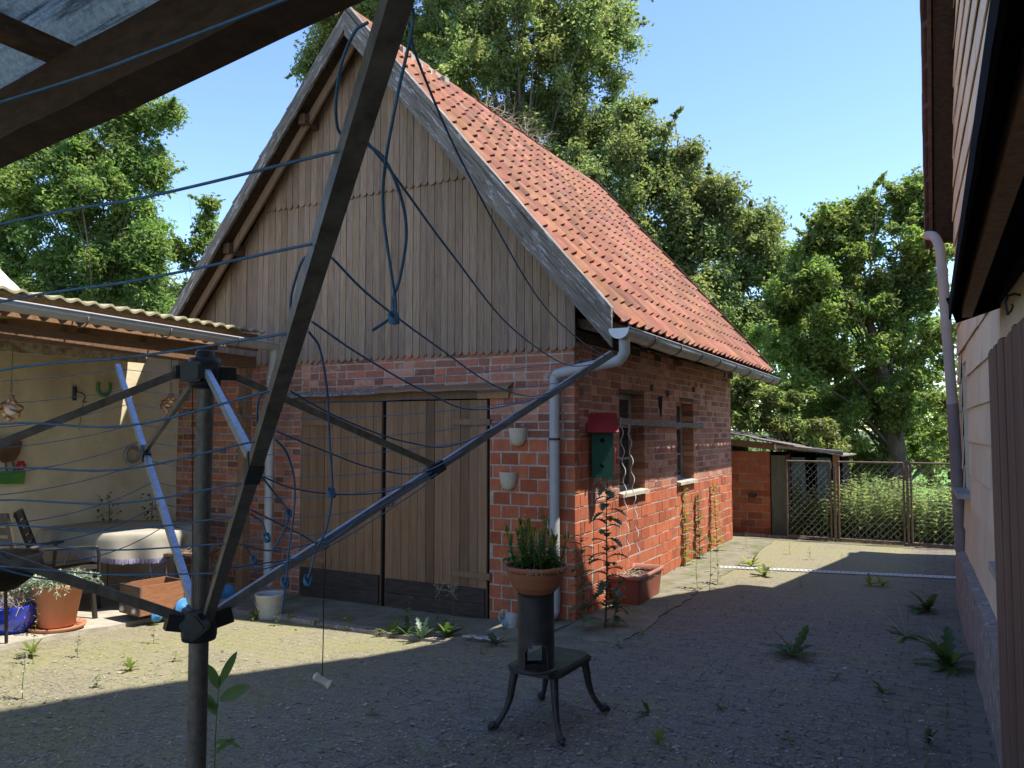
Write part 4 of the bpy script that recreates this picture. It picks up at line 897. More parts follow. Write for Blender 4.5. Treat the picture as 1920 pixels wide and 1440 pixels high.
# pipe wall with arched openings front and back
nA, nZ = 48, 22; rr = .103; rin = .094; HT = .425
front = math.atan2(-pcx.y, -pcx.x+.0)+.06
def hole(a, z):
    for f0, w_ in ((front+.02, .66), (front+PI+.05, .5)):
        da = (a-f0+PI) % (2*PI)-PI
        x = da/w_
        if abs(x) < 1 and z > .018 and z < .095+.055*math.sqrt(1-x*x): return True
    return False
vs = []; 
for r_ in (rr, rin):
    for j in range(nZ+1):
        for i in range(nA):
            a = 2*PI*i/nA; vs.append(pcx+Vector((r_*math.cos(a), r_*math.sin(a), z0+HT*j/nZ)))
fs = []; L0 = (nZ+1)*nA; cell = {}
for j in range(nZ):
    for i in range(nA):
        cell[i, j] = not hole(2*PI*(i+.5)/nA, HT*(j+.5)/nZ)
for (i, j), ok in cell.items():
    if not ok: continue
    i2 = (i+1) % nA; p0, p1, p2, p3 = j*nA+i, j*nA+i2, (j+1)*nA+i2, (j+1)*nA+i
    fs += [(p0, p1, p2, p3), (L0+p3, L0+p2, L0+p1, L0+p0)]
    for di, dj, e in ((-1, 0, (p0, p3)), (1, 0, (p2, p1)), (0, -1, (p1, p0)), (0, 1, (p3, p2))):
        c_ = cell.get(((i+di) % nA, j+dj))
        if not c_: fs.append((e[1], e[0], L0+e[0], L0+e[1]))
b.add(vs, fs, 1, True); pipe = b.build('pipe', mIron, ST)
b = MB(); b.lathe(pcx+Z*z0, [(.098, .0), (.118, 0), (.120, .006), (.112, .014), (.104, .016)], 40); b.build('flange', mIron, pipe)
bo = thing('planter_bowl', 'ribbed terracotta bowl of budding lilies on the iron pipe stub', 'planter', (pcx.x, pcx.y, z0+HT))
zb = z0+HT; pr = [(.0, -.035), (.085, -.035), (.092, -.03), (.10, -.02)]
b = MB(); pr = [(.0, -.012), (.086, -.012), (.093, -.006), (.105, .006), (.125, .028)]
for k_ in range(9): z_ = .036+.0095*k_; r_ = .130+.028*math.sin(min(1, (z_-.028)/.085)*PI/2); pr += [(r_, z_), (r_+.0035, z_+.004), (r_+.001, z_+.0085)]
pr += [(.166, .124), (.176, .128), (.180, .136), (.180, .146), (.175, .153), (.166, .154), (.160, .148), (.156, .10), (0, .09)]
b.lathe((pcx.x, pcx.y, zb), pr, 56); b.build('bowl', mTerra, bo)
b = MB(); b.lathe((pcx.x, pcx.y, zb), [(0, .142), (.06, .145), (.12, .140), (.157, .130)], 28); b.build('soil', mSoil, bo)
def leaf(b, base, d, L_, w_, droop=.3, n=5, tint=1, lobes=0, up=Z, fold=.15, twist=0, tipw=.0):
    """an arching leaf as a strip folded along its midrib"""
    base = Vector(base); d = Vector(d).normalized(); side = d.cross(Vector(up)); side = side.normalized() if side.length > 1e-4 else Vector((1, 0, 0))
    if twist: side = (side*math.cos(twist)+d.cross(side)*math.sin(twist))
    p = base.copy(); vs = []; cur = d.copy()
    for i in range(n+1):
        f = i/n; w = w_*.5*(math.sin(PI*min(1, f*.92+.06))**.7)*(1 if f < 1 else .06)
        if lobes: w *= 1.15 if i % 2 else .5
        nn_ = side.cross(cur).normalized()
        vs += [p-side*w+nn_*w*fold*1.5, p.copy(), p+side*w+nn_*w*fold*1.5]
        cur = (cur-Z*droop/n*1.5).normalized(); p = p+cur*(L_/n)
    fs = [q for i in range(n) for q in ((3*i, 3*i+1, 3*i+4, 3*i+3), (3*i+1, 3*i+2, 3*i+5, 3*i+4))]
    b.add(vs, fs, tint, True)
def rdir(el0, el1, az0=0, az1=2*PI):
    a = rnd(az0, az1); e = rnd(el0, el1); return Vector((math.cos(a)*math.cos(e), math.sin(a)*math.cos(e), math.sin(e)))
for i in range(24):
    a = 2.4*i; r_ = .021*math.sqrt(i)*1.3; base = Vector((pcx.x+r_*math.cos(a), pcx.y+r_*math.sin(a), zb+.135)); hh = rnd(.13, .25); ln = Vector((rnd(-.035, .035)+r_*.25*math.cos(a), rnd(-.035, .035), hh))
    b = MB(); pts = bez([base, base+ln*.5+Vector((rnd(-.01, .01), 0, 0)), base+ln], 4); b.tube(pts, [.0035]*8+[.002], 5, 1)
    for k_ in range(54):
        f = rnd(.08, .98); p0 = pts[int(f*8)]; leaf(b, p0, rdir(-.1, .85), rnd(.04, .068)*(1.15-.45*f), .0095, rnd(.1, .5), 3, rnd(.75, 1.25))
    st = b.build('lily', mLeafL, bo)
    b = MB()
    for k_ in range(random.choice((2, 3, 4))):
        p0 = pts[-1]+Vector((rnd(-.012, .012), rnd(-.012, .012), -.006)); d_ = Vector((rnd(-.25, .25), rnd(-.25, .25), 1)).normalized(); l = rnd(.035, .055)
        b.tube([p0, p0+d_*l*.25, p0+d_*l*.7, p0+d_*l], [.002, .0055, .0062, .002], 6, rnd(.8, 1.2))
    b.build('bud', mBud, st)
b = MB()
for (px, py, dx) in ((1015, 1062, 1), (985, 1058, -1), (1030, 1050, .6), (958, 1048, -.9), (1040, 1058, .9), (1000, 1050, .1)):
    base = at(px, py, 4.5)
    for k_ in range(6): leaf(b, base, Vector((dx*.5+rnd(-.8, .8), rnd(-.8, .4), rnd(.1, .9))), rnd(.04, .085), rnd(.02, .034), .7, 5, rnd(1.1, 1.9))
b.build('broad_leaves', mLeafW, bo)
b = MB()
for i in range(16):
    a = rnd(-2.7, -.5); p0 = Vector((pcx.x+.14*math.cos(a), pcx.y+.14*math.sin(a), zb+.146)); d_ = Vector((math.cos(a)*.6+rnd(-.5, .5), math.sin(a)*.7, 0))
    b.tube(bez([p0, p0+d_*.03+Z*.008, p0+d_*.06-Z*rnd(-.005, .02)+Vector((rnd(-.01, .01), 0, 0)), p0+d_*.075-Z*rnd(.0, .035)], 3), .0014, 4, rnd(.7, 1.1), cap=False)
b.build('dry_stalks', mTwig, bo)

# ------------------------------------------------------------------ things on and by the barn
c_ = W(-.13, .36, 1.24); bh = thing('birdhouse', 'tall green birdhouse with a red gable roof, fixed at the corner of the barn', 'birdhouse', c_)
def BH(x, y, z): return c_+Vector((x, y, z))          # faces the camera, nearly square to it
def bhp(pts): return [BH(*p) for p in pts]
b = MB(); b.prism(bhp([(-.105, 0, .02), (.095, 0, 0), (.095, 0, .47), (-.105, 0, .47)]), Vector((.01, .15, 0))); body = b.build('box', mBird, bh)
for z_ in (.36, .13): b = MB(); b.lathe(BH(-.008, -.0015, z_), [(0, .0), (.021, 0), (.021, .004), (0, .004)], 18, axis=Vector((0, -1, 0))); b.build('entrance', mHole, body)
b = MB(); RL, RR = -.15, .135
for p_ in ([(RL, -.09, .43), (RL, .075, .60), (RL, .075, .618), (RL, -.10, .438)], [(RL, .235, .43), (RL, .075, .5995), (RL, .075, .6175), (RL, .245, .438)]): b.prism(bhp(p_), Vector((RR-RL, 0, 0))+Z*.0)
b.build('gable_roof', mBirdR, bh)
b = MB(); b.prism(bhp([(.094, .0, .44), (.094, .15, .44), (.094, .075, .585)]), Vector((-.19, 0, 0))); b.build('gable_infill', mBird, bh)
b = MB(); b.prism(bhp([(.098, .0, .06), (.113, .0, .06), (.113, .0, .30), (.098, .0, .30)]), Vector((.01, .15, 0))); b.build('side_panel', mBirdR, bh)
for i, (s_, z_, l) in enumerate(((.565, 1.545, 'cream half-round clay wall pot, the upper of the two right of the barn door'), (.665, 1.135, 'cream half-round clay wall pot, the lower of the two right of the barn door'))):
    c_ = W(s_, -.012, z_); o = thing('wall_pot', l, 'wall pot', c_, 0, 'clay pots on the barn wall')
    th0 = math.atan2(-V.y, -V.x); b = MB()
    pr = [(0, 0), (.035, .004), (.062, .028), (.078, .07), (.085, .12), (.088, .162), (.090, .170), (.082, .170), (.078, .12), (.06, .05), (0, .03)]
    b.lathe(c_, pr, 26, arc=(th0-PI/2, th0+PI/2)); b.build('bowl', mPotC, o)
    b = MB(); b.lathe(c_+Z*.145, [(0, .0), (.082, 0)], 20, arc=(th0-PI/2, th0+PI/2)); b.build('soil', mat('red_clay_inside', (.25, .08, .05)) if i == 0 else MATS['red_clay_inside'], o)
# rectangular planter
r4 = [on(*p, .285) for p in ((1195, 1090), (1241, 1066), (1205, 1050), (1126, 1073))]
pc_ = sum(r4, Vector())/4; pc_.z = 0
ax = (r4[1]-r4[0]); ax.z = 0; la = min(.78, ax.length); ax.normalize(); ay = Vector((-ax.y, ax.x, 0)); lb = .36
o = thing('trough_planter', 'brown red plastic trough with dry roots, against the sunny side of the barn', 'planter', pc_)
def TR(x, y, z): return pc_+ax*x+ay*y+Z*z
def rrect(hx, hy, r, z, n=4):
    q = []
    for sx, sy, a0 in ((1, 1, 0), (-1, 1, PI/2), (-1, -1, PI), (1, -1, 3*PI/2)):
        for k_ in range(n+1): a = a0+PI/2*k_/n; q.append(TR(sx*(hx-r)+r*math.cos(a), sy*(hy-r)+r*math.sin(a), z))
    return q
def loft(b, rings, tint=1, smooth=True, cap=True):
    n = len(rings[0]); b.add([p for r in rings for p in r], [(i*n+j, i*n+(j+1) % n, (i+1)*n+(j+1) % n, (i+1)*n+j) for i in range(len(rings)-1) for j in range(n)], tint, smooth)
    if cap: b.add(rings[0], [tuple(range(n))[::-1]], tint)
hx, hy = la/2, lb/2
b = MB(); loft(b, [rrect(hx*.86, hy*.80, .03, .012), rrect(hx*.95, hy*.92, .04, .255)]); loft(b, [rrect(hx*.90, hy*.86, .035, .25), rrect(hx*.84, hy*.78, .03, .05)], cap=False); tb = b.build('trough', mPlanter, o)
b = MB(); loft(b, [rrect(hx*.95, hy*.92, .04, .245), rrect(hx, hy, .045, .250), rrect(hx*1.01, hy*1.01, .045, .275), rrect(hx*.99, hy*.98, .045, .29), rrect(hx*.90, hy*.86, .035, .287), rrect(hx*.88, hy*.84, .035, .24)], cap=False); b.build('rim', mRim, o)
b = MB(); b.add(rrect(hx*.9, hy*.86, .035, .225), [tuple(range(20))]); b.build('soil', mSoil, o)
b = MB()
for i in range(46):
    p0 = TR(rnd(-.25, .12), rnd(-.1, .1), .232); pts = [p0]
    for k_ in range(4): pts.append(pts[-1]+Vector((rnd(-.05, .05), rnd(-.05, .05), rnd(-.02, .03)))); pts[-1].z = max(.23, pts[-1].z)
    b.tube(bez(pts, 3), .0028, 5, rnd(.7, 1.2), cap=False)
b.build('dry_roots', mTwig, o)
for (x0, y0, x1, y1, ph_, l) in ((1164, 782, 1180, 1055, 0, 'left of two wavy white plant stakes standing in the trough'), (1179, 795, 1198, 1050, 1.6, 'right of two wavy white plant stakes standing in the trough')):
    p1 = W(-.13, .82, 1.83) if ph_ == 0 else W(-.12, .95, 1.80); p0 = W(-.16, 1.05, .2) if ph_ == 0 else W(-.18, 1.2, .2); b = MB()
    p1 = at(x0, y0, p1.y); p0 = at(x1, y1, p0.y); n = 80
    sd_ = (p1-p0).cross(Vector((0, 1, 0))).normalized(); b.tube([p0.lerp(p1, i/n)+sd_*.015*math.sin(i/n*2*PI*7.5+ph_)*(1 if i < 74 else (80-i)/6)+Vector((0, 1, 0))*.012*math.cos(i/n*2*PI*7.5+ph_) for i in range(n+1)], .0042, 7)
    tag(b.build('spiral_stake', mWhite, None, p0), l, 'plant stake', 'wavy plant stakes in the trough')
# pale blue plastic can behind the stove foot
c_ = gpt(951, 1178); o = thing('watering_can', 'small pale blue and white can half hidden behind the iron pipe', 'can', c_)
b = MB(); b.lathe(c_+Vector((.035, 0, 0)), [(0, 0), (.05, 0), (.055, .01), (.055, .10), (.045, .125), (.0, .13)], 20); b.build('body', mBucket, o)
b = MB(); b.lathe(c_+Vector((-.01, -.02, .05)), [(0, -.02), (.035, -.02), (.04, -.01), (.04, .02), (.03, .03), (0, .03)], 16, axis=Vector((.2, -1, .2))); b.build('rose', mCan, o)
b = MB(); b.tube([c_+Vector((-.03+.045*math.cos(a), 0, .1+.055*math.sin(a))) for a in [PI*.1+PI*1.2*i/12 for i in range(13)]], .004, 6); b.build('handle', mCan, o)

# ------------------------------------------------------------------ table, chairs and clutter in the shelter
TC = Vector((-4.0, 8.28, -.03)); ra, rb = .80, .56; ta = math.atan2(-.15, 1)
def TE(a, k_, z): x, y = ra*k_*math.cos(a), rb*k_*math.sin(a); return TC+Vector((x*math.cos(ta)-y*math.sin(ta), x*math.sin(ta)+y*math.cos(ta), z))
o = thing('garden_table', 'oval garden table hidden under a cream cloth in the shelter', 'table', TC)
b = MB(); b.prism([TE(2*PI*i/40, .96, .70) for i in range(40)], Z*.03); b.build('tabletop', mChair, o)
for sx, sy in ((-1, -1), (1, -1), (1, 1), (-1, 1)):
    b = MB(); b.tube([TC+Vector((sx*.35, sy*.22, .70)), TC+Vector((sx*.45, sy*.3, .3)), TC+Vector((sx*.52, sy*.34, .04))], .014, 8); b.build('leg', mZinc, o)
n, m_ = 160, 10; vs = []; hem = []
b = MB()
def hemz(a):
    x = math.cos(a); f = .40 if math.sin(a) < 0 else .45
    return (.555 if x < -.15 and math.sin(a) < 0 else .52) + .025*math.sin(a*3+1)
for j in range(6):
    for i in range(n): a = 2*PI*i/n; vs.append(TE(a, j/5.0+.001, .738+.003*mnoise.noise((j*2.0, i*.2, 0))))
for j in range(1, m_+1):
    for i in range(n):
        a = 2*PI*i/n; f = j/m_; z = .738+(hemz(a)-.738)*f; k_ = 1+.035*math.sin(min(1, f*4)*PI/2)+f*(.05*math.sin(a*9+.5)+.03*math.sin(a*17+2)+.025*math.sin(a*5))
        vs.append(TE(a, k_, z-.004*(j > 1)))
b.add(vs, [(j*n+i, j*n+(i+1) % n, (j+1)*n+(i+1) % n, (j+1)*n+i) for j in range(5+m_) for i in range(n)], 1, True)
cl = b.build('tablecloth', mCloth, None, TC+Z*.73); tag(cl, 'cream oval tablecloth with lilac fringe hanging over the garden table', 'tablecloth')
b = MB(); base = vs[-n:]
for i in range(n*3):
    p = Vector(base[(i//3) % n]).lerp(Vector(base[(i//3+1) % n]), (i % 3)/3); q = p+Vector((rnd(-.004, .004), rnd(-.004, .004), -rnd(.04, .055)))
    dd = (Vector(base[(i//3+1) % n])-p).normalized()*.004; b.add([p-dd, p+dd, q+dd*.6, q-dd*.6], [(0, 1, 2, 3)], rnd(.8, 1.15))
b.build('fringe', mFringe, cl)
# plastic armchair (faces the table)
def chair(name, label, cpos, rot, m, slats, zb_, ztop, wood=False):
    o = thing(name, label, 'chair', cpos, rot); M = WM[o.name]; F_ = lambda x, y, z: tuple(M@Vector((x, y, z)))
    def B(): return MB(fn=F_)
    b = B(); b.hexa([(-.22, -.22, .40), (.22, -.22, .40), (.24, .24, .43), (-.24, .24, .43), (-.22, -.22, .425), (.22, -.22, .425), (.24, .24, .455), (-.24, .24, .455)]); b.build('seat', m, o)
    for sx in (-1, 1):
        for sy in (-1, 1):
            b = B(); b.beam((sx*.20, sy*.19, .41), (sx*.25, sy*.24, .0), .035, .03); b.build('leg', m, o)
        b = B(); b.tube(bez([(sx*.25, .26, .43), (sx*.27, .25, .63), (sx*.27, .18, .66), (sx*.265, -.18, .655)], 5), .016, 8); b.build('armrest', m, o)
    bk = B()
    for sx in (-1, 1): bk.beam((sx*.20, -.22, .42), (sx*.19, -.22-.20*(ztop-.42)/.55, ztop), .035, .025)
    yt = -.22-.20*(ztop-.42)/.55; bk.box((-.205, yt-.012, ztop-.035), (.205, yt+.012, ztop+.01)); bko = bk.build('backrest', m, o)
    k_ = slats
    for i in range(k_):
        f0 = (i+.12)/k_; f1 = (i+.80)/k_; z0_, z1_ = .50+(ztop-.50)*f0, .50+(ztop-.50)*f1; y0, y1 = -.22-.20*(z0_-.42)/.55, -.22-.20*(z1_-.42)/.55
        b = B(); b.hexa([(-.205, y0-.01, z0_), (.205, y0-.01, z0_), (.205, y0+.008, z0_), (-.205, y0+.008, z0_), (-.2, y1-.01, z1_), (.2, y1-.01, z1_), (.2, y1+.008, z1_), (-.2, y1+.008, z1_)]); b.build('slat', m, bko)
    return o
chair('armchair', 'dark plastic garden armchair with slatted back, left of the covered table', Vector((-4.13, 7.55, -.03)), -1.15, mChair, 7, .5, .98)
chair('slatted_chair', 'grey brown wooden slatted chair cut off by the left edge', Vector((-4.50, 7.25, .0)), .05, mSlat, 5, .5, .98)
# side table with straw
c_ = Vector((-3.16, 7.95, -.04)); o = thing('side_table', 'small rusty side table with straw on top, right of the tablecloth', 'side table', c_)
b = MB(); b.box(c_+Vector((-.20, -.16, .52)), c_+Vector((.22, .16, .545))); b.build('tabletop', mBarkP, o)
for sx in (-1, 1):
    for sy in (-1, 1): b = MB(); b.beam(c_+Vector((sx*.17, sy*.13, .52)), c_+Vector((sx*.18, sy*.14, 0)), .03, .03); b.build('leg', mCartD, o)
b = MB()
for i in range(120): p = c_+Vector((rnd(-.17, .19), rnd(-.13, .13), .55+rnd(0, .03))); d_ = rdir(-.2, .3)*rnd(.03, .09); b.tube([p, p+d_], .0016, 3, rnd(.8, 1.4), cap=False)
tag(b.build('straw', mTwig, None, c_+Z*.55), 'loose straw lying on the small rusty side table', 'straw')
# toy cart
c_ = Vector((-3.33, 7.5, gz(-3.33, 7.5)+.035)); ca_ = .62; cx = Vector((math.sin(ca_), math.cos(ca_), 0)); cy = Vector((-cx.y, cx.x, 0)); o = thing('wooden_cart', 'reddish wooden box cart on blue wheels, beside the dryer pole', 'cart', c_)
def CT(x, y, z): return tuple(c_+cx*x+cy*y+Z*z)
def CB(): return MB(fn=CT)
b = CB(); b.box((-.2, -.165, .07), (.22, -.15, .33)); b.build('side_board', mCart, o)
b = CB(); b.box((-.2, .15, .07), (.22, .165, .33)); b.build('side_board', mCart, o)
b = CB(); b.box((-.215, -.17, .07), (-.2, .17, .33)); b.build('end_board', mCartD, o)
b = CB(); b.box((.22, -.17, .07), (.235, .17, .33)); b.build('end_board', mCartD, o)
b = CB(); b.box((-.2, -.15, .07), (.22, .15, .085)); b.build('floor', mCartD, o)
for (x, y, r_) in ((-.06, -.19, .055), (-.06, .19, .055), (.2, -.19, .085), (.2, .19, .085)):
    b = MB(); b.lathe(CT(x, y, r_), [(0, -.012), (r_*.9, -.012), (r_, -.006), (r_, .006), (r_*.9, .012), (r_*.3, .012), (r_*.25, .02), (0, .02)], 24, axis=cy*(1 if y > 0 else -1)); b.build('wheel', mBlueW, o)
for y in (-.10, .10): b = MB(); b.lathe(CT(-.225, y, .115), [(0, -.02), (.02, -.016), (.028, .0), (.024, .014), (0, .02)], 16, axis=-cx); b.build('knob', mPotC, o)
c2 = gpt(424, 1128); b = MB(); b.lathe(c2+Z*.09, [(0, -.012), (.082, -.012), (.09, -.006), (.09, .006), (.082, .012), (.03, .012), (.02, .02), (0, .02)], 28, axis=Vector((.35, -1, 0)))
tag(b.build('spare_wheel', mBlueW, None, c2), 'blue painted wheel leaning behind the dryer pole', 'wheel')
# bucket
c_ = gpt(506, 1158); o = thing('bucket', 'dirty white bucket under the shelter downpipe', 'bucket', c_)
b = MB(); b.lathe(c_, [(0, 0), (.105, 0), (.11, .01), (.135, .21), (.142, .215), (.142, .23), (.134, .23), (.128, .21), (.10, .02), (0, .015)], 32); b.build('pail', mBucket, o)
b = MB(); b.tube([c_+Vector((.138*math.cos(a), -.05*math.sin(a)-.10*math.sin(a), .20-.10*math.sin(a))) for a in [PI*i/14 for i in range(15)]], .003, 5); b.build('handle', mWire, o)
# pots at the left
c_ = gpt(22, 1192)+Z*.035; o = thing('blue_pot', 'glossy cobalt blue glazed pot with dry stalks at the left edge', 'pot', c_)
b = MB(); b.lathe(c_, [(0, 0), (.12, 0), (.13, .008), (.175, .08), (.19, .15), (.185, .19), (.192, .205), (.192, .225), (.18, .23), (.168, .20), (0, .19)], 40); b.build('pot', mBlueP, o)
b = MB(); b.lathe(c_, [(0, .20), (.168, .195)], 24); b.build('soil', mSoil, o)
b = MB()
for i in range(70):
    a = rnd(0, 2*PI); p = c_+Vector((rnd(-.14, .14), rnd(-.14, .14), .20)); d_ = rdir(.1, 1.2); l = rnd(.12, .30); b.tube(bez([p, p+d_*l*.6, p+d_*l-Z*l*.35], 3), .0022, 4, rnd(.6, 1.2), cap=False)
b.build('dry_stalks', mTwig, o)
c_ = gpt(106, 1186)+Z*.035; o = thing('terracotta_pot', 'orange terracotta pot on a saucer with silvery sedum spilling over', 'pot', c_)
b = MB(); b.lathe(c_, [(0, .03), (.135, .03), (.14, .036), (.195, .35), (.205, .355), (.205, .385), (.19, .385), (.183, .35), (0, .33)], 40); b.build('pot', mTerraO, o)
b = MB(); b.lathe(c_, [(0, 0), (.19, 0), (.215, .01), (.228, .035), (.222, .04), (.205, .018), (0, .012)], 40); b.build('saucer', mTerraO, o)
b = MB()
for i in range(210):
    a = rnd(0, 2*PI); e = rnd(.05, 1.1); d_ = Vector((math.cos(a)*math.cos(e)*1.35-.12, math.sin(a)*math.cos(e), math.sin(e)*.45)); l = rnd(.15, .34); p = c_+Vector((rnd(-.1, .1), rnd(-.1, .1), .36))
    q = bez([p, p+d_*l*.6+Z*.03, p+d_*l-Z*.04*rnd(0, 2)], 4); b.tube(q, .0025, 4, .8, cap=False)
    for k_ in range(16):
        pp_ = q[rng.integers(2, len(q))]; leaf(b, pp_+rdir(-.5, 1)*.012, rdir(-.3, 1.2), rnd(.018, .034), rnd(.012, .02), .2, 2, rnd(.75, 1.2))
b.build('sedum', mLeafS, o)
# kettle barbecue at the left edge
c_ = Vector((-3.93, 6.15, .035)); o = thing('kettle_barbecue', 'black kettle barbecue cut off by the left edge', 'barbecue', c_)
b = MB(); b.lathe(c_+Z*.50, [(0, -.06), (.15, -.045), (.25, .03), (.30, .12), (.315, .21), (.305, .215), (.30, .222), (.29, .21), (.26, .12), (0, .05)], 40); b.build('bowl', mBlack, o)
for a in (1.7, 3.2, 4.75): b = MB(); b.tube([c_+Vector((.16*math.cos(a), .16*math.sin(a), .54)), c_+Vector((.22*math.cos(a), .22*math.sin(a), 0))], .013, 8); b.build('leg', mIron, o)
# wall decorations
def wp(t, z, off=.0): return W(5.2-off, t, z)
b = MB(); cc = wp(-1.0, 2.16, .03); b.tube([cc+V*(-.075*math.cos(a))+Z*(.09*math.sin(a)) for a in [-PI*.5+(-2.25+4.5*i/18)-0 for i in range(19)]], [.014]+[.018]*17+[.014], 8)
tag(b.build('horseshoe', mGreenP, None, cc), 'green painted horseshoe hung on the ochre wall', 'horseshoe')
def pxw(px, py, s=5.18):
    r = ray(px, py); k_ = ((Cb-CO).dot(U)+s)/r.dot(U); return CO+r*k_
b = MB(); cc = pxw(140, 735); b.beam(cc+Z*.06, cc-Z*.09, .03, .03); b.tube(bez([cc, cc+V*.06+Z*.0, cc+V*.12-Z*.04, cc+V*.10-Z*.10, cc+V*.14-Z*.10], 4), .006, 5); b.tube([cc+V*.1-Z*.1, cc+V*.06-Z*.4], .003, 4)
tag(b.build('wall_hook', mIron, None, cc), 'small black iron hook on the ochre wall below the horseshoe', 'hook')
cc = pxw(248, 852, 5.15); b = MB(); b.tube([cc+V*(.085*math.cos(a))+Z*(.085*math.sin(a)) for a in [2*PI*i/20 for i in range(21)]], .018, 8); tag(b.build('wall_ring', mZinc, None, cc), 'dull grey round ring hung low on the ochre wall', 'ring')
# bird plaque
cc = pxw(18, 875, 5.15); o = thing('bird_plaque', 'rough wooden bird on a green board with a red flower, on the ochre wall', 'wall decoration', cc)
def PQ(pts): return [pxw(*p, 5.14) for p in pts]
b = MB(); b.prism(PQ([(-30, 815), (0, 823), (25, 818), (42, 828), (38, 848), (30, 862), (8, 868), (-12, 850), (-30, 850)]), U*.03); b.build('bird', mBarkP, o)
for x in (10, 24):
    b = MB(); b.tube([pxw(x, 864, 5.13), pxw(x+3, 884, 5.13)], .010, 6); b.build('leg', mBarkP, o)
b = MB(); b.prism(PQ([(-30, 884), (48, 883), (45, 907), (-30, 908)]), U*.025); b.build('board', mGreenP, o)
b = MB(); f0 = pxw(39, 873, 5.13)
for k_ in range(6): b.lathe(f0+V*.03*math.cos(k_)+Z*.03*math.sin(k_), [(0, .012), (.02, .006), (.022, 0), (0, -.006)], 8, axis=-U)
b.build('flower', mRedP, o)
# wind spinners
def spinner(name, label, top, c, w_, h_, ball, turns, tilt=0):
    o = thing(name, label, 'wind spinner', c, 0, 'hanging wind spinners')
    b = MB(); b.tube([top, c+Z*(h_/2+.10)], .003, 5); b.tube([c+Z*(h_/2+.06)+Vector((.014*math.cos(a), 0, .045*math.sin(a)))+Z*.04 for a in [2*PI*i/14 for i in range(15)]], .002, 5); b.tube([c+Z*(h_/2+.10), c+Z*h_/2], .003, 5); b.build('chain', mRust, o)
    b = MB(); b.lathe(c+Z*(h_/2+.012), [(0, .015), (.028, .015), (.028, -.015), (0, -.015)], 16); b.build('swivel', mZinc, o)
    for k_ in range(turns):
        vs = []; n = 26; ph0 = 2*PI*k_/turns
        for i in range(n+1):
            f = i/n; a = ph0+f*2*PI*1.0; r_ = w_/2*math.sin(PI*f); z = h_/2*(1-2*f); p = c+Vector((r_*math.cos(a), r_*math.sin(a), z)); t_ = Vector((0, 0, .010))
            vs += [p-t_, p+t_]
        b = MB(); b.add(vs, [(2*i, 2*i+2, 2*i+3, 2*i+1) for i in range(n)], 1, True); b.build('ribbon', mCopper, o)
    if ball:
        b = MB(); b.lathe(c, [(0, -.05)]+[(.05*math.cos(a), .05*math.sin(a)) for a in [-PI/2+PI*i/10 for i in range(1, 10)]]+[(0, .05)], 20); b.build('glass_ball', mBall, o)
    return o
c1 = at(20, 768, 7.0); spinner('wind_spinner', 'copper ribbon wind spinner with a milky glass ball, hanging at the left edge', at(24, 640, 7.0), c1, .20, .20, True, 3)
c1 = at(320, 760, 8.5); spinner('wind_spinner', 'rusty ribbon wind spinner without ball, hanging in the corner by the brick wall', at(322, 668, 8.5), c1, .22, .20, False, 4)

# ------------------------------------------------------------------ outbuilding and gates at the back
ob = thing('brick_outbuilding', 'low brick outbuilding with sagging lean-to roof behind the barn', 'outbuilding', W(-.5, 7.8, 0))
b = BM(); b.box((-.40, 7.008, -.2), (.9, 7.2, 1.34)); b.box((.3, 7.2, -.2), (.9, 8.8, 1.5)); w_o = b.build('wall', mMortar, ob)
b = BM(); put = brick_front(b, 7.0, .1); bricks(b, -.42, .6, -.15, 1.34, .124, .25, [], put, pal=BLK, jit=.006); b.build('block_course', mBlock, w_o)
b = BM(); b.box((-.66, 7.02, -.1), (-.43, 7.05, 1.28)); b.build('door', mGreyG, ob)
b = BM(); b.box((-.73, 7.0, -.1), (-.665, 7.07, 1.3)); b.build('door_post', mWoodD, ob)
b = BM(); b.box((-.95, 7.10, -.1), (-.735, 7.13, 1.25)); b.build('door', mTeal, ob)
b = BM(); b.box((-1.34, 7.10, -.1), (-1.13, 7.13, 1.25)); b.build('door', mTeal, ob)
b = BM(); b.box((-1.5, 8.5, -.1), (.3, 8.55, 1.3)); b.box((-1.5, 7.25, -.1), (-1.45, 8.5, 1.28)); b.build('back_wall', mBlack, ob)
b = BM(); b.box((-1.47, 7.0, -.1), (-1.38, 7.09, 1.30), 1.6); b.build('post', mWoodL, ob)
b = BM(); vs = []
for i in range(3):
    s0_, s1_ = [(.9, -.15), (-.1, -.85), (-.8, -1.55)][i]; za, zb_ = 1.64+.175*(.17-s0_)*-1, 1.64+.175*(.17-s1_)*-1; o_ = .02*i
    b.hexa([(s0_, 6.72, za-o_), (s1_, 6.72-.03*i, zb_-o_-.01), (s1_, 9, zb_-o_-.05), (s0_, 9, za-o_-.05), (s0_, 6.72, za-o_+.018), (s1_, 6.72-.03*i, zb_-o_+.01), (s1_, 9, zb_-o_-.03), (s0_, 9, za-o_-.03)], rnd(.7, 1.2))
b.build('sheet_roof', mBarge, ob)
b = BM(); b.hexa([(.5, 6.85, 1.47), (-.62, 6.85, 1.36), (-.62, 6.93, 1.36), (.5, 6.93, 1.47), (.5, 6.85, 1.58), (-.62, 6.85, 1.46), (-.62, 6.93, 1.46), (.5, 6.93, 1.58)], 1.1); b.build('beam', mWoodL, ob)
gg = gutter(W(-.56, 6.80, 1.455), W(-1.56, 6.80, 1.36), .055, 'gutter', mZinc, ob, -V, seg=6)
b = MB(); q = W(-.55, 6.80, 1.43); b.lathe(q, [(0, -.02), (.05, -.015), (.06, 0), (.045, .015), (0, .02)], 20, axis=U); b.build('end_cap', mWhite, gg)
b = BM(); b.beam((-.14, 6.99, .62), (-.14, 6.9, .62), .12, .05); b.build('bolt', mIron, ob)
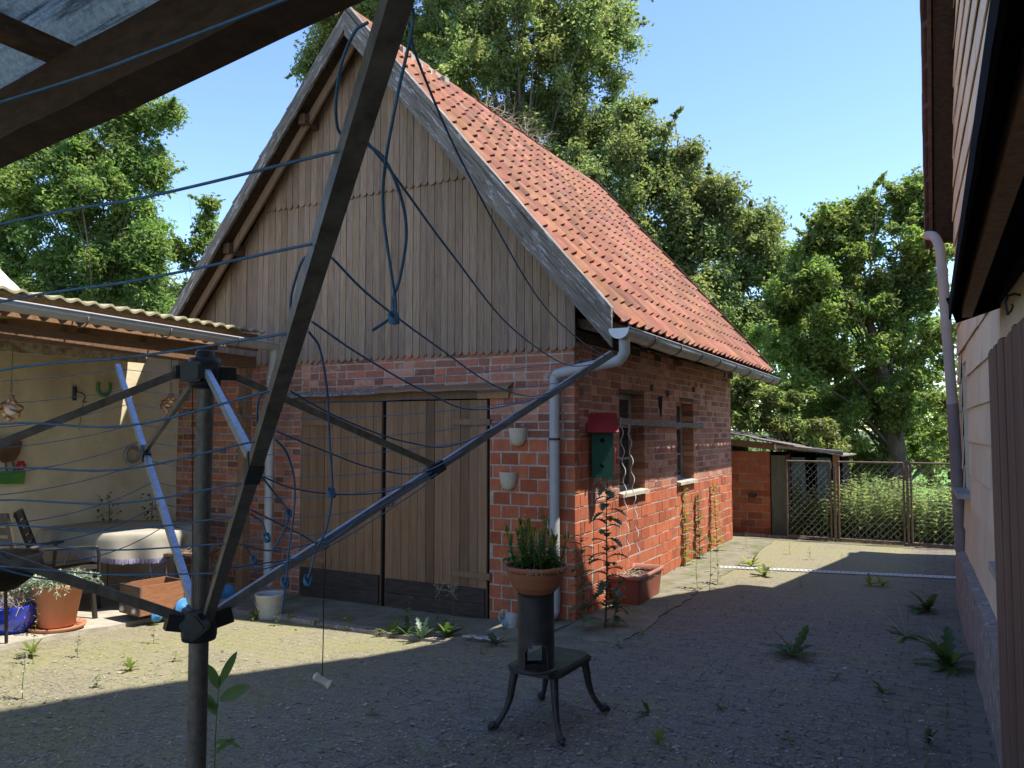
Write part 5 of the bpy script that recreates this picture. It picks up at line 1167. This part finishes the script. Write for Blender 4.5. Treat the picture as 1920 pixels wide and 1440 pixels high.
def gate(s0, s1, label, full):
    o = thing('mesh_gate', label, 'gate', W((s0+s1)/2, 6.5, 0), 0, 'chain link gate panels at the back of the yard')
    t = 6.5; b = MB(); zt = 1.21; r_ = .015
    for a, c in (((s0, .03), (s0, zt)), ((s1, .03), (s1, zt)), ((s0, zt), (s1, zt)), ((s0, .05), (s1, .05))):
        b.tube([W(a[0], t, a[1]), W(c[0], t, c[1])], r_, 8)
    b.build('frame', mRust, o)
    for fam in (0, 1):
        b = MB(); st = .098
        k_ = -20
        while k_ < 60:
            off = k_*st; pts = []
            n = 46
            for i in range(n+1):
                z = .08+(zt-.1)*i/n; s_ = s0+off-(z if fam == 0 else -z)*(1 if fam == 0 else 1)*.95+.55*(0 if fam == 0 else -2)
                if min(s0, s1)+.02 < s_ < max(s0, s1)-.02: pts.append(W(s_, t+(.006 if i % 2 else -.006), z+(.008 if i % 2 else -.008)))
            if len(pts) > 2: b.tube(pts, .0024 if fam == 0 else .0007, 4, 1 if fam == 0 else .5, cap=False)
            k_ += 1
        if b.v: b.build('mesh', mWire, o)
    return o
gate(-.76, -1.40, 'left chain link gate panel, in front of the teal outbuilding doors', 1)
gate(-1.51, -2.40, 'middle and widest chain link gate panel, in front of the nettles', 1)
gate(-2.50, -3.3, 'right chain link gate panel, running behind the house downpipe', 1)
for s_, l in ((-1.455, 'thin rusty steel gate post right of the teal doors'), (-2.45, 'thin rusty steel gate post right of the middle gate panel')):
    b = BM(); b.box((s_-.016, 6.485, -.05), (s_+.016, 6.52, 1.16)); tag(b.build('gate_post', mRust, None, W(s_, 6.5, 0)), l, 'post', 'rusty posts between the gate panels')
b = MB(); n = 54                               # white perforated drain grate
for (s0_, t0_, s1_, t1_) in ((-.45, 3.38, -3.18, 3.98),):
    a, c = W(s0_, t0_, .0), W(s1_, t1_, .0); dd = (c-a).normalized(); nn_ = Vector((-dd.y, dd.x, 0)); LL = (c-a).length
    for o_ in (-.045, .045): b.beam(a+nn_*o_+Z*.013, c+nn_*o_+Z*.013, .03, .008)
    for i in range(n): q = a+dd*LL*(i+.5)/n+Z*.013; b.beam(q-nn_*.035, q+nn_*.035, .02, .007)
tag(b.build('drain_grate', mStrip, None, a), 'long white slotted drain grate across the back of the yard', 'drain grate')
b = MB()
for i in range(3):
    q = gpt(880+i*22, 1199+i*3)+Z*.03; d_ = (gpt(900+i*22, 1202+i*3)-gpt(880+i*22, 1199+i*3)).normalized(); nn_ = Vector((-d_.y, d_.x, 0)); b.beam(q-d_*.05, q+d_*.05, .07, .006)
    for k_ in (-.03, 0, .03): b.beam(q+d_*k_-nn_*.022+Z*.004, q+d_*k_+nn_*.022+Z*.004, .012, .003, tint=.35)
tag(b.build('drain_grate', mStrip, None, q), 'short broken white drain grate lying before the barn door', 'drain grate')
# garden behind the gates: lawn, dark bench boards
lw = MB(); lw.add([W(-40, 11, -.12), W(14, 11, -.12), W(14, 60, -.12), W(-40, 60, -.12)], [(0, 1, 2, 3)])
struct('lawn', lw, mat('sunlit_lawn', (.16, .30, .05), (.11, .22, .035), 3, .95, .6, .03))
o = thing('garden_bench', 'dark plank bench and table beyond the middle gate panel', 'bench', W(-3.4, 11.5, -.1))
for z_, t in ((.52, 11.3), (.72, 11.35), (.30, 11.3)):
    b = BM(); b.box((-3.0, t, z_), (-4.6, t+.06, z_+.15)); b.build('plank', mWoodD, o)
for s_ in (-3.1, -3.8, -4.5): b = BM(); b.box((s_-.05, 11.38, -.1), (s_+.05, 11.48, .85)); b.build('leg', mWoodD, o)

# ------------------------------------------------------------------ trees
def leafcloud(cl, n, size, aspect=.55, flat=.55, up=.55, tvar=.16, cvar=.26):
    """cl: array of clump rows (x,y,z,rx,ry,rz); n leaves in all as folded diamonds"""
    cl = np.array(cl); wgt = (cl[:, 3]*cl[:, 4]+cl[:, 4]*cl[:, 5]); wgt = wgt/wgt.sum()
    k = rng.choice(len(cl), n, p=wgt); d = rng.normal(size=(n, 3)); d /= np.linalg.norm(d, axis=1)[:, None]
    rad = np.minimum(np.abs(rng.normal(0, .60, n)), rng.uniform(.9, 1.25, n)); c = cl[k, :3]+d*rad[:, None]*cl[k, 3:6]
    nr = rng.normal(size=(n, 3))*(1.15-up)+np.array([0, 0, up])+d*.35; nr /= np.linalg.norm(nr, axis=1)[:, None]
    a = rng.normal(size=(n, 3)); a -= nr*(a*nr).sum(1)[:, None]; a /= np.linalg.norm(a, axis=1)[:, None]; b = np.cross(nr, a)
    s = size*rng.uniform(.6, 1.25, n)[:, None]; a = a*s*.5; b = b*s*.5*aspect; tip = -nr*s*.12
    V_ = np.stack([c-a+tip, c+b, c+a+tip, c-b], 1).reshape(-1, 3); F_ = np.arange(n*4).reshape(n, 4)
    ct = 1+rng.uniform(-cvar, cvar, len(cl)); t = ct[k]*(1+rng.uniform(-tvar, tvar, n)); hue = 1+rng.uniform(-.10, .12, len(cl))[k]
    T_ = np.stack([t*hue, t, t*.95], 1); return V_, F_, T_
def clumps(ell, per, r0, r1, drop=0, sq=.7):
    """split each ellipsoid into sub-clumps lying near its surface"""
    out = []
    for (c, rx, ry, rz) in ell:
        m_ = max(8, int(per*4.5*(rx*ry+rx*rz+ry*rz)/3))
        for i in range(m_):
            d = rng.normal(size=3); d /= np.linalg.norm(d); f = rng.uniform(.12, 1.0)**.5
            f *= 1+.30*mnoise.noise((d[0]*2.2+c[0], d[1]*2.2, d[2]*2.2+c[2]))
            if rng.random() < .12: f *= 1.14
            r_ = rng.uniform(r0, r1); q = [c[0]+d[0]*rx*f, c[1]+d[1]*ry*f, c[2]+d[2]*rz*f-drop*r_]; out.append((*q, r_, r_, r_*sq*(1+drop)))
            if f > .72 and rng.random() < .55:        # feathery sprays reaching outwards
                g = d+rng.normal(0, .35, 3); k2_ = r_*.5
                for st in range(4):
                    q = [q[0]+g[0]*k2_*1.25, q[1]+g[1]*k2_*1.25, q[2]+g[2]*k2_*1.1-drop*k2_*.25*st]; k2_ *= .78; out.append((*q, k2_, k2_, k2_*.8))
    return out
def tree(name, label, Y, blobs, m, n, size, per, r0, r1, base_px, drop=0, group=None, thick=.22, depth=1.0, limbs=26, cat='tree', sq=.7, aspect=.55, z0=-.1, gap=None, up=.55):
    """blobs: picture-measured ellipses (px,py,rx,ry[,dY]) placed at distance Y"""
    ell = []
    for q in blobs:
        y = Y+(q[4] if len(q) > 4 else 0); c = at(q[0], q[1], y); sx = q[2]/FPX*y; sz = q[3]/FPX*y; ell.append((np.array(c), sx, min(sx, sz)*depth, sz))
    root = at(base_px, 800, Y); root.z = z0
    o = thing(name, label, cat, root, 0, group)
    cl = clumps(ell, per, r0, r1, drop, sq)
    V_, F_, T_ = leafcloud(cl, n, size, aspect, up=up)
    b = MB(); b.arr(V_, F_, T_); b.build('crown', m, o)
    top = float(np.percentile([c[2] for c, *_ in ell], 68)); tx = np.mean([c[0] for c, *_ in ell]); b = MB()
    n_ = 8; tr = [root.lerp(Vector((tx, Y, top)), f)+Vector((.25*math.sin(f*5+tx), .1*math.sin(f*7), 0))*f for f in [i/n_ for i in range(n_+1)]]
    b.tube(tr, [thick*(1.25 if i == 0 else max(.06, 1-1.0*i/n_)) for i in range(n_+1)], 10)
    for i in range(limbs):
        c = cl[rng.integers(0, len(cl))]; e = Vector(c[:3]); zf = max(.12, min(.9, (e.z-root.z)*.62/(top-root.z))); s_ = tr[int(zf*n_)]
        mid = s_.lerp(e, .5)+Vector((0, 0, .1*(e-s_).length)); r_ = thick*.2*(1-zf*.6); b.tube(bez([s_, mid, e], 4), [r_*(1-.11*k_) for k_ in range(9)], 5)
    b.build('trunk', mBark, o)
    return o
BG = 'trees behind the yard'
tree('beech_tree', 'tallest tree, its pale green crown rising behind the barn ridge', 21, [(900, -60, 190, 170), (980, 90, 190, 150), (860, 110, 150, 130), (1090, 60, 95, 85), (1080, 190, 85, 80), (1010, 250, 120, 110), (1120, 250, 55, 50), (840, -160, 160, 120), (1130, -60, 70, 120)], mLeafP, 240000, .115, 3.4, .22, .6, 960, .5, BG, .38, limbs=26)
tree('beech_tree', 'tree whose crown shows on both sides of the barn apex', 23, [(690, 20, 110, 100), (620, 60, 50, 70), (760, 90, 95, 90), (690, -110, 130, 100), (590, 110, 32, 28), (800, 190, 90, 80)], mLeafP, 95000, .115, 3.0, .22, .55, 700, .5, BG, .34, limbs=20)
tree('beech_tree', 'drooping tree sloping down to the right behind the far end of the barn roof', 19.5, [(1150, 320, 95, 85), (1230, 310, 55, 60), (1240, 410, 110, 100), (1330, 370, 60, 60), (1340, 470, 95, 90), (1410, 440, 48, 60), (1400, 540, 60, 85), (1290, 540, 110, 90), (1200, 470, 100, 80), (1430, 600, 40, 60), (1090, 330, 90, 80), (1000, 380, 80, 60), (1215, 262, 50, 45), (1290, 300, 50, 42), (1355, 360, 50, 40), (1435, 420, 34, 34), (1180, 210, 26, 40), (1440, 500, 36, 50), (1320, 400, 70, 60)], mLeafP, 230000, .11, 3.4, .2, .52, 1280, .5, BG, .33, limbs=28)
tree('slender_tree', 'thin pale feathery tree between the drooping tree and the fruit tree', 24, [(1480, 520, 34, 60), (1465, 600, 40, 50), (1500, 590, 34, 50)], mLeafP, 12000, .11, 3.5, .2, .45, 1480, .3, BG, .12, limbs=16)
tree('fruit_tree', 'leafy fruit tree filling the gap between barn and house, darkest at its foot', 15.2, [(1560, 500, 85, 100), (1640, 480, 75, 90), (1700, 450, 65, 110), (1715, 370, 28, 50), (1630, 400, 24, 34), (1560, 420, 28, 40), (1520, 600, 85, 80), (1650, 610, 120, 100), (1740, 570, 60, 110), (1480, 700, 80, 80), (1590, 720, 120, 90), (1720, 730, 80, 100), (1690, 810, 120, 70), (1540, 800, 80, 50), (1750, 460, 40, 80), (1620, 860, 110, 36, 1), (1740, 860, 80, 40, 1), (1700, 640, 90, 90), (1600, 560, 80, 70), (1440, 620, 50, 80, 1.5), (1500, 560, 50, 60, 1), (1530, 480, 40, 60), (1610, 680, 130, 90, 1), (1700, 520, 70, 90), (1480, 780, 90, 60, 1), (1600, 790, 130, 60, 1), (1712, 350, 12, 32), (1698, 385, 12, 30), (1728, 375, 10, 30), (1622, 390, 12, 26), (1560, 408, 13, 24), (1530, 445, 12, 24), (1590, 420, 12, 22), (1755, 430, 26, 50), (1520, 540, 50, 50), (1465, 560, 36, 50, 1), (1500, 640, 60, 50)], mLeafH, 215000, .10, 6.0, .12, .34, 1690, .25, BG, .24, limbs=34, aspect=.5)
for (px, y0, y1) in ((1712, 400, 318), (1700, 400, 350), (1628, 440, 372), (1560, 450, 385), (1735, 430, 380), (1600, 470, 420), (1545, 470, 418)): pass
tree('elder_bush', 'light green elder bush spilling over the roof of the outbuilding', 14.0, [(1400, 760, 45, 40), (1450, 770, 60, 45), (1520, 810, 60, 35), (1410, 735, 40, 35), (1560, 850, 30, 25)], mLeafN, 30000, .09, 9, .10, .24, 1450, .2, None, .08, limbs=14, cat='bush')
tree('ash_tree', 'big leafy tree above the shelter roof at the left', 15.5, [(60, 330, 120, 110), (170, 260, 110, 70), (250, 230, 60, 35), (300, 208, 40, 14), (200, 350, 100, 90), (270, 300, 50, 25), (290, 330, 22, 26), (250, 400, 55, 60), (80, 470, 110, 90), (220, 490, 80, 80), (285, 520, 40, 60), (20, 230, 80, 60), (130, 560, 140, 50), (-40, 420, 80, 160), (120, 410, 130, 90), (230, 450, 80, 80), (60, 520, 120, 70), (180, 330, 90, 80), (290, 450, 36, 50), (300, 570, 50, 40), (230, 215, 60, 30)], mLeafA, 165000, .11, 5.5, .14, .40, 168, .25, BG, .16, limbs=50, aspect=.42)
tree('young_tree', 'small sparse tree between the big leafy tree and the barn gable', 17, [(385, 440, 30, 40), (402, 395, 18, 34), (375, 500, 35, 40), (355, 560, 40, 45), (330, 470, 16, 24), (410, 470, 16, 30)], mLeafH, 7500, .11, 7, .13, .28, 370, .1, BG, .07, limbs=14)
tree('copper_beech', 'patch of dark copper leaves low behind the shelter roof', 17.5, [(190, 565, 34, 30), (225, 500, 26, 22)], mLeafC, 5000, .12, 8, .15, .3, 205, .1, None, .06, limbs=8)
# far hedge masses that close the horizon
def hedge(name, label_kind, pts, h, n, size, m):
    cl = []
    for i in range(len(pts)-1):
        a, c = Vector(pts[i]), Vector(pts[i+1]); k_ = int((c-a).length/.8)
        for j in range(k_):
            p = a.lerp(c, j/k_)
            for q in range(5): cl.append((p.x+rnd(-.6, .6), p.y+rnd(-.6, .6), -.1+h*rnd(.08, 1.0), rnd(.5, 1), rnd(.5, 1), rnd(.4, .9)))
    V_, F_, T_ = leafcloud(cl, n, size); b = MB(); b.arr(V_, F_, T_); o = b.build(name, m, None, pts[0]); o['kind'] = 'stuff'; o['label'] = label_kind; o['category'] = 'hedge'; return o
hedge('far_hedge', 'dense far-off greenery closing the garden beyond the trees', [(-26, 22, 0), (-12, 26, 0), (2, 29, 0), (10, 28, 0), (20, 25, 0), (34, 22, 0)], 6.5, 90000, .22, mLeafP)
hedge('garden_shrubs', 'dark leafy shrubs behind the garden bench and lawn', [tuple(W(2, 10.5, .9)), tuple(W(-2, 12.5, .9)), tuple(W(-8, 14, .9)), tuple(W(-16, 12, .9))], 2.6, 60000, .11, mLeafH)
# nettles behind the gates
def stems(b, region, n, hmin, hmax, lsize, tier, droop, spread=.02):
    for i in range(n):
        s_, t_ = region(); p = W(s_, t_, -.1); hh = hmin+(hmax-hmin)*random.random()**2.2; lean = Vector((rnd(-.12, .12), rnd(-.12, .12), 1))
        for k_ in range(int(hh/tier)):
            q = p+lean*(k_*tier+.06); a = rnd(0, PI)
            for e in (0, PI): leaf(b, q, Vector((math.cos(a+e), math.sin(a+e), .25)), lsize*rnd(.6, 1.15)*(1-.35*k_*tier/hh), lsize*.5, droop, 2, rnd(.7, 1.3))
b = MB(); stems(b, lambda: (rnd(-3.35, -.75), rnd(6.68, 7.7) if random.random() < .75 else rnd(7.7, 9.5)), 1900, .12, 1.05, .11, .055, .6)
tag(b.build('nettles', mLeafN, None, W(-2.2, 7.2, -.1)), 'waist-high pale green nettles behind the gate panels', 'nettles', None, 'stuff')
b = MB(); stems(b, lambda: (rnd(-3.3, -1.5)-.0, rnd(6.45, 6.62)), 60, .05, .14, .06, .04, .6)
tag(b.build('ivy', mLeafT, None, W(-2.6, 6.5, 0)), 'low dark green creepers along the foot of the gates', 'creeper', None, 'stuff')

# ------------------------------------------------------------------ weeds
def weed(name, label, cat, p, group=None): return thing(name, label, cat, p, 0, group)
def stemweed(base, h_, n_l, L_, w_, m, name='weed', label='', lobes=0, lean=(0, 0), stem_r=.003, flower=None, cat='weed', group=None, l0=.05, mstem=None, droop=.6, taper=.5, az=None):
    o = weed(name, label, cat, base, group); b = MB(); e = Vector((lean[0], lean[1], h_)); q = bez([base-Z*.01, base+e*.35+Vector((rnd(-.01, .01), rnd(-.01, .01), 0)), base+e*.7, base+e], 6)
    b.tube(q, [stem_r*(1-.7*i/(len(q)-1)) for i in range(len(q))], 6); b.build('stem', mstem or mTwigG, o)
    b = MB()
    for i in range(n_l):
        f = l0+(1-l0)*i/n_l; p = q[min(len(q)-1, int(f*(len(q)-1)))].lerp(q[min(len(q)-1, int(f*(len(q)-1))+1)], (f*(len(q)-1)) % 1); a = i*2.4+rnd(-.4, .4)
        leaf(b, p, Vector((math.cos(a), math.sin(a), rnd(.2, .9))), L_*(1-taper*f)*rnd(.7, 1.15), w_*(1-taper*f), droop*rnd(.6, 1.4), 6 if not lobes else 13, rnd(.75, 1.25), lobes)
    b.build('leaves', m, o)
    if flower:
        b = MB()
        for k_ in range(flower[0]):
            p = q[-1]+Vector((rnd(-.06, .06), rnd(-.05, .05), rnd(-.10, .05))); b.tube([q[-3], p], .001, 3); b.lathe(p, [(0, -.006), (flower[1], 0), (0, .006)], 7)
        b.build('flower_heads', flower[2], o)
    return o
def rosette(base, n_l, L_, w_, m, label, name='dandelion', lobes=3, el=(.15, .9), group=None, stalks=0, cat='weed', azr=(0, 2*PI)):
    o = weed(name, label, cat, base, group); b = MB()
    for i in range(n_l): leaf(b, base+Z*.005, rdir(el[0], el[1], *azr), L_*rnd(.6, 1.1), w_*rnd(.7, 1.1), rnd(.3, .8), 11 if lobes else 7, rnd(.7, 1.25), lobes)
    b.build('leaves', m, o)
    if stalks:
        b = MB()
        for i in range(stalks): d_ = rdir(.6, 1.2, *azr); b.tube(bez([base, base+d_*L_*.6, base+d_*L_*1.0+Vector((rnd(-.04, .04), 0, -.03))], 4), .0018, 4)
        b.build('stalks', mTwig, o)
    return o
# tall thistle by the corner, sow thistles beside it
B0 = gpt(1135, 1180)
o = stemweed(B0, 1.28, 36, .24, .125, mLeafT, 'thistle', 'tall dark sow thistle with jagged leaves rising in front of the trough', 4, (.03, .06), .009, cat='thistle', mstem=mStemD, l0=.12, droop=.9, taper=.35)
stemweed(gpt(1095, 1185), .82, 26, .20, .10, mLeafT, 'thistle', 'shorter leafy sow thistle just left of the tall thistle', 4, (-.02, .03), .006, (5, .009, mChip), 'thistle', mstem=mTwigG, l0=.1)
stemweed(gpt(1150, 1175), .45, 18, .18, .08, mLeafT, 'thistle', 'low drooping sow thistle at the foot of the trough', 4, (.06, 0), .005, None, 'thistle', l0=.1, droop=1.2)
stemweed(gpt(1020, 1165)+V*.1, .95, 9, .10, .03, mLeafW, 'wall_lettuce', 'thin wall lettuce with tiny yellow flowers beside the downpipe', 3, (-.05, .03), .003, (14, .006, mBud), 'weed', l0=.3)
stemweed(gpt(945, 1185), .55, 8, .10, .03, mLeafS, 'wall_lettuce', 'pale thin weed in front of the blocks right of the barn door', 0, (.0, .03), .003, (10, .006, mChip), 'weed', l0=.1)
# sunlit weeds along the side wall
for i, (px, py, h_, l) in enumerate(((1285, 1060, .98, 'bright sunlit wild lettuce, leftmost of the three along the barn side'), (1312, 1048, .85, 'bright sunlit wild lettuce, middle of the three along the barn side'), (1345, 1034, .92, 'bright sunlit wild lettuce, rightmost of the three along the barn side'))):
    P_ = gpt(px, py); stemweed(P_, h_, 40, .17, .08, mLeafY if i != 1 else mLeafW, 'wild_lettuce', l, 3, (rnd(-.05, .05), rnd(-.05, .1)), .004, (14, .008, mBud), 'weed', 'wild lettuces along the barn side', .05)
for i, (px, py, h_, l) in enumerate(((1308, 1105, .42, 'small upright weed at the shadow edge, left of the pair'), (1330, 1110, .62, 'taller leafy weed at the shadow edge, right of the pair'), (1345, 1095, .40, 'thin weed just behind the taller one at the shadow edge'))):
    stemweed(gpt(px, py), h_, 14, .09, .035, mLeafN, 'goosefoot', l, 0, (rnd(-.04, .04), 0), .003, None, 'weed', 'weeds at the shadow edge', .05)
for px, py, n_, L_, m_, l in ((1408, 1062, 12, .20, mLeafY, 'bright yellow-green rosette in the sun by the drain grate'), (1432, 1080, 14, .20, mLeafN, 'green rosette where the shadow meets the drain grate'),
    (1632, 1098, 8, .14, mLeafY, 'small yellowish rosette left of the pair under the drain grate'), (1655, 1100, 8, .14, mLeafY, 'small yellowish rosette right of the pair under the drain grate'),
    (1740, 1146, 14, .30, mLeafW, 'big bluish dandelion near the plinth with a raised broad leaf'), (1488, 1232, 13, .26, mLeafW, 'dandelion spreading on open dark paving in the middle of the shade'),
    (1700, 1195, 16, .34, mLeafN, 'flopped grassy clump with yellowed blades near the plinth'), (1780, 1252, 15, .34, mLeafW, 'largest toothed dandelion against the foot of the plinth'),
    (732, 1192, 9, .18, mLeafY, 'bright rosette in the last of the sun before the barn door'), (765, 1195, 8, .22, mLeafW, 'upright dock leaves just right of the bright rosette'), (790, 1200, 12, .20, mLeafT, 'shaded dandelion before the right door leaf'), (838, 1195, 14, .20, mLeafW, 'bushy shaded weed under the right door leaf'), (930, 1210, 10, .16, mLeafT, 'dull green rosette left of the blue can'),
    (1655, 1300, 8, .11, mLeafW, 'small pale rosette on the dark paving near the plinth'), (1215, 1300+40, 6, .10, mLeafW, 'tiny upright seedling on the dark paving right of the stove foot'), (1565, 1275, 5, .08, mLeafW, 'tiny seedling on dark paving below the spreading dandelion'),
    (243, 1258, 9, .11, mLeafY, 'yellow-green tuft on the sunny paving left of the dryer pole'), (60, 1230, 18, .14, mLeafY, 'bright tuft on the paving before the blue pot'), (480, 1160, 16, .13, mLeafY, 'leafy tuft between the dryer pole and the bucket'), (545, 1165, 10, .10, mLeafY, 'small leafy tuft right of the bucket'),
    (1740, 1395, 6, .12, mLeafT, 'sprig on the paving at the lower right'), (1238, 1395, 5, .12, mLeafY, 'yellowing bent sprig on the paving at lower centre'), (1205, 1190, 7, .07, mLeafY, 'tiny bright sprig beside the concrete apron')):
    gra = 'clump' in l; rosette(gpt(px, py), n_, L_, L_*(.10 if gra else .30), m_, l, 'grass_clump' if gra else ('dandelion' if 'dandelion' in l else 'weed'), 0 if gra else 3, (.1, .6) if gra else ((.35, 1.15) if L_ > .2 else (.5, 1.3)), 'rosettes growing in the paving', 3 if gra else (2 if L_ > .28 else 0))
stemweed(gpt(765, 1190), .36, 6, .12, .045, mLeafW, 'young_dock', 'young weed with broad leaves standing against the dark kick board', 0, (.0, .0), .003, None, 'weed', None, .4)
stemweed(gpt(820, 1190), .42, 16, .05, .012, mLeafT, 'grass_weed', 'wispy weed standing against the right door leaf', 0, (.02, .0), .002, (16, .003, mTwig), 'weed', None, .2)
stemweed(gpt(850, 1192), .40, 16, .05, .012, mLeafT, 'grass_weed', 'wispy weed at the right-hand edge of the barn door', 0, (-.01, .0), .002, (16, .003, mTwig), 'weed', None, .2)
# tall weed at the dryer pole
P_ = at(403, 1500, 2.6); P_.z = 0; o = weed('tall_weed', 'fresh green weed with broad leaves growing beside the dryer pole', 'weed', P_)
tp = at(411, 1275, 2.6); q = bez([P_, at(402, 1440, 2.6), at(405, 1360, 2.6), tp], 6); b = MB(); b.tube(q, [.0035*(1-.5*i/18) for i in range(19)], 6); b.build('stem', mTwigG, o); b = MB()
for (px, py, dx, dz, L_, w_, dr) in ((411, 1285, .5, 1, .13, .028, .1), (410, 1290, -.35, 1, .085, .032, .1), (413, 1312, 1, .55, .11, .040, .05), (405, 1340, -.25, .8, .08, .03, .2), (404, 1395, .8, .6, .10, .022, .9), (406, 1412, .7, .9, .09, .016, .4), (403, 1330, -.4, .9, .05, .02, .3)):
    leaf(b, at(px, py, 2.6), Vector((dx, -.15, dz)), L_, w_, dr, 7, rnd(.9, 1.2), up=Vector((0, -1, .3)))
b.build('leaves', mLeafW, o)
for i, (px, py, h_) in enumerate(((455, 1150, .16), (520, 1172, .14), (600, 1176, .15), (650, 1182, .13), (690, 1186, .16), (1250, 1150, .10), (1390, 1120, .12), (1500, 1100, .12), (1580, 1060, .16), (1480, 1040, .22), (1520, 1050, .18), (1400, 1030, .26), (330, 1240, .08), (180, 1290, .09), (900, 1225, .14), (870, 1210, .18), (1160, 1215, .10), (700, 1340, .07), (1480, 1390, .10), (1350, 1330, .07))):
    stemweed(gpt(px, py), h_, 9, .055, .02, (mLeafY, mLeafW, mLeafN)[i % 3], 'seedling', 'little upright seedling growing from a joint of the paving', 0, (rnd(-.02, .02), 0), .0016, None, 'weed', 'little seedlings in the paving joints', .1)
stemweed(gpt(42, 1310), .30, 20, .045, .016, mLeafS, 'upright_weed', 'slim grey-green weed standing at the shadow edge at far left', 0, (.01, 0), .003, (8, .006, mChip), 'weed', None, .1)
stemweed(gpt(62, 1245), .42, 16, .05, .016, mLeafY, 'upright_weed', 'tall thin weed in front of the gap between blue and terracotta pots', 0, (.02, 0), .002, None, 'weed', None, .1)
stemweed(gpt(145, 1232), .22, 10, .05, .02, mLeafW, 'upright_weed', 'short reddish weed below the terracotta saucer', 0, (.01, 0), .002, None, 'weed', None, .1)
stemweed(gpt(288, 1205), .24, 10, .05, .02, mLeafW, 'upright_weed', 'short weed between the saucer and the dryer pole', 0, (.0, 0), .002, None, 'weed', None, .1)
stemweed(gpt(1445, 1000), .85, 12, .16, .07, mLeafN, 'broadleaf_weed', 'tall broad-leaved weed against the outbuilding door', 0, (-.05, 0), .005, None, 'weed', None, .3)
for i, (px, py, h_, l) in enumerate(((1660, 1330, .12, 'smallest sprout on the dark paving, right of centre'), (1705, 1420, .30, 'thin leafy shoot at the bottom edge, left of the dry stalk'), (1770, 1370, .26, 'thin shoot close to the plinth at lower right'), (1740, 1440, .34, 'dry pale stalk at the bottom right'), (880, 1330, .16, 'dry brownish shoots left of the stove foot'), (955, 1310, .12, 'reddish seedling under the stove plate'), (1640, 1440, .34, 'thin dark stalk at the bottom edge right of centre'))):
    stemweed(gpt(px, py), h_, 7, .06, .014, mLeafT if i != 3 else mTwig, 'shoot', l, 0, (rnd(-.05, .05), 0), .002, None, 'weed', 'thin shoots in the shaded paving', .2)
for (px, py, h_, l) in ((205, 965, .30, 'small green plant at the foot of the ochre wall, left one'), (285, 960, .42, 'small green plant at the foot of the ochre wall, right one')):
    c_ = pxw(px, py, 5.0); c_.z = .035+.30*0; o = weed('wall_plant', l, 'plant', c_, 'plants at the foot of the ochre wall'); b = MB(); hh = pxw(px, 930, 5.0).z
    for i in range(70): leaf(b, c_+Vector((rnd(-.12, .12), rnd(-.05, .05), hh*rnd(.35, 1.0))), rdir(-.2, 1), .06, .03, .3, 2, rnd(.6, 1.2))
    b.build('leaves', mLeafW, o); b = MB(); b.tube([c_, c_+Z*hh*.9], .006, 5); b.build('stem', mTwigG, o)
# moss tufts along the joints and dry husks over the paving
def inyard():
    while True:
        px, py = rnd(-40, 1900), 1010+430*math.sqrt(random.random()); P_ = on(px, py, 0); s_, t_, _ = stz(P_)
        if s_ < 3.5 and s_ > -3.0 and t_ < 6.4 and not (s_ > -.05 and t_ > -.85) : return P_, s_, t_
b = MB()
for i in range(4600):
    P_, s_, t_ = inyard(); sunny = s_ > 1.2 or t_ > 3.2 or -.9 < s_ < -.3
    if not sunny and random.random() < .62: continue
    if random.random() < .7:
        tt = round(t_/.1)*.1+rnd(-.012, .012); P_ = W(s_+rnd(-.02, .02), tt, 0)
    P_.z = gz(P_.x, P_.y); k_ = random.choice((3, 4, 5, 6, 7)) ; hh = rnd(.010, .035) if random.random() < .82 else rnd(.04, .11)
    for j in range(k_): leaf(b, P_+Vector((rnd(-.02, .02), rnd(-.01, .01), 0)), rdir(.2, 1.2), hh*1.2, .006, .4, 1, rnd(.55, 1.15))
tag(b.build('moss_tufts', mLeafY, None, W(1, -2, 0)), 'moss and grass tufts sprouting in the paving joints', 'moss', None, 'stuff')
b = MB()
for i in range(9000):
    P_, s_, t_ = inyard(); P_.z = gz(P_.x, P_.y)+.007; a = rnd(0, PI); l = rnd(.003, .010); w_ = rnd(.0015, .004)
    if random.random() < .03: l, w_ = rnd(.01, .018), rnd(.006, .012)
    ex = Vector((math.cos(a)*l, math.sin(a)*l, rnd(-.001, .003))); ey = Vector((-math.sin(a)*w_, math.cos(a)*w_, rnd(0, .002))); t = rnd(.25, .95)
    b.add([P_-ex-ey, P_+ex-ey, P_+ex+ey, P_-ex+ey], [(0, 1, 2, 3)], (t, t*rnd(.85, 1), t*rnd(.7, 1)))
tag(b.build('dry_husks', mChip, None, W(1, -2, 0)), 'dry husks and petals strewn over the paving', 'litter', None, 'stuff')
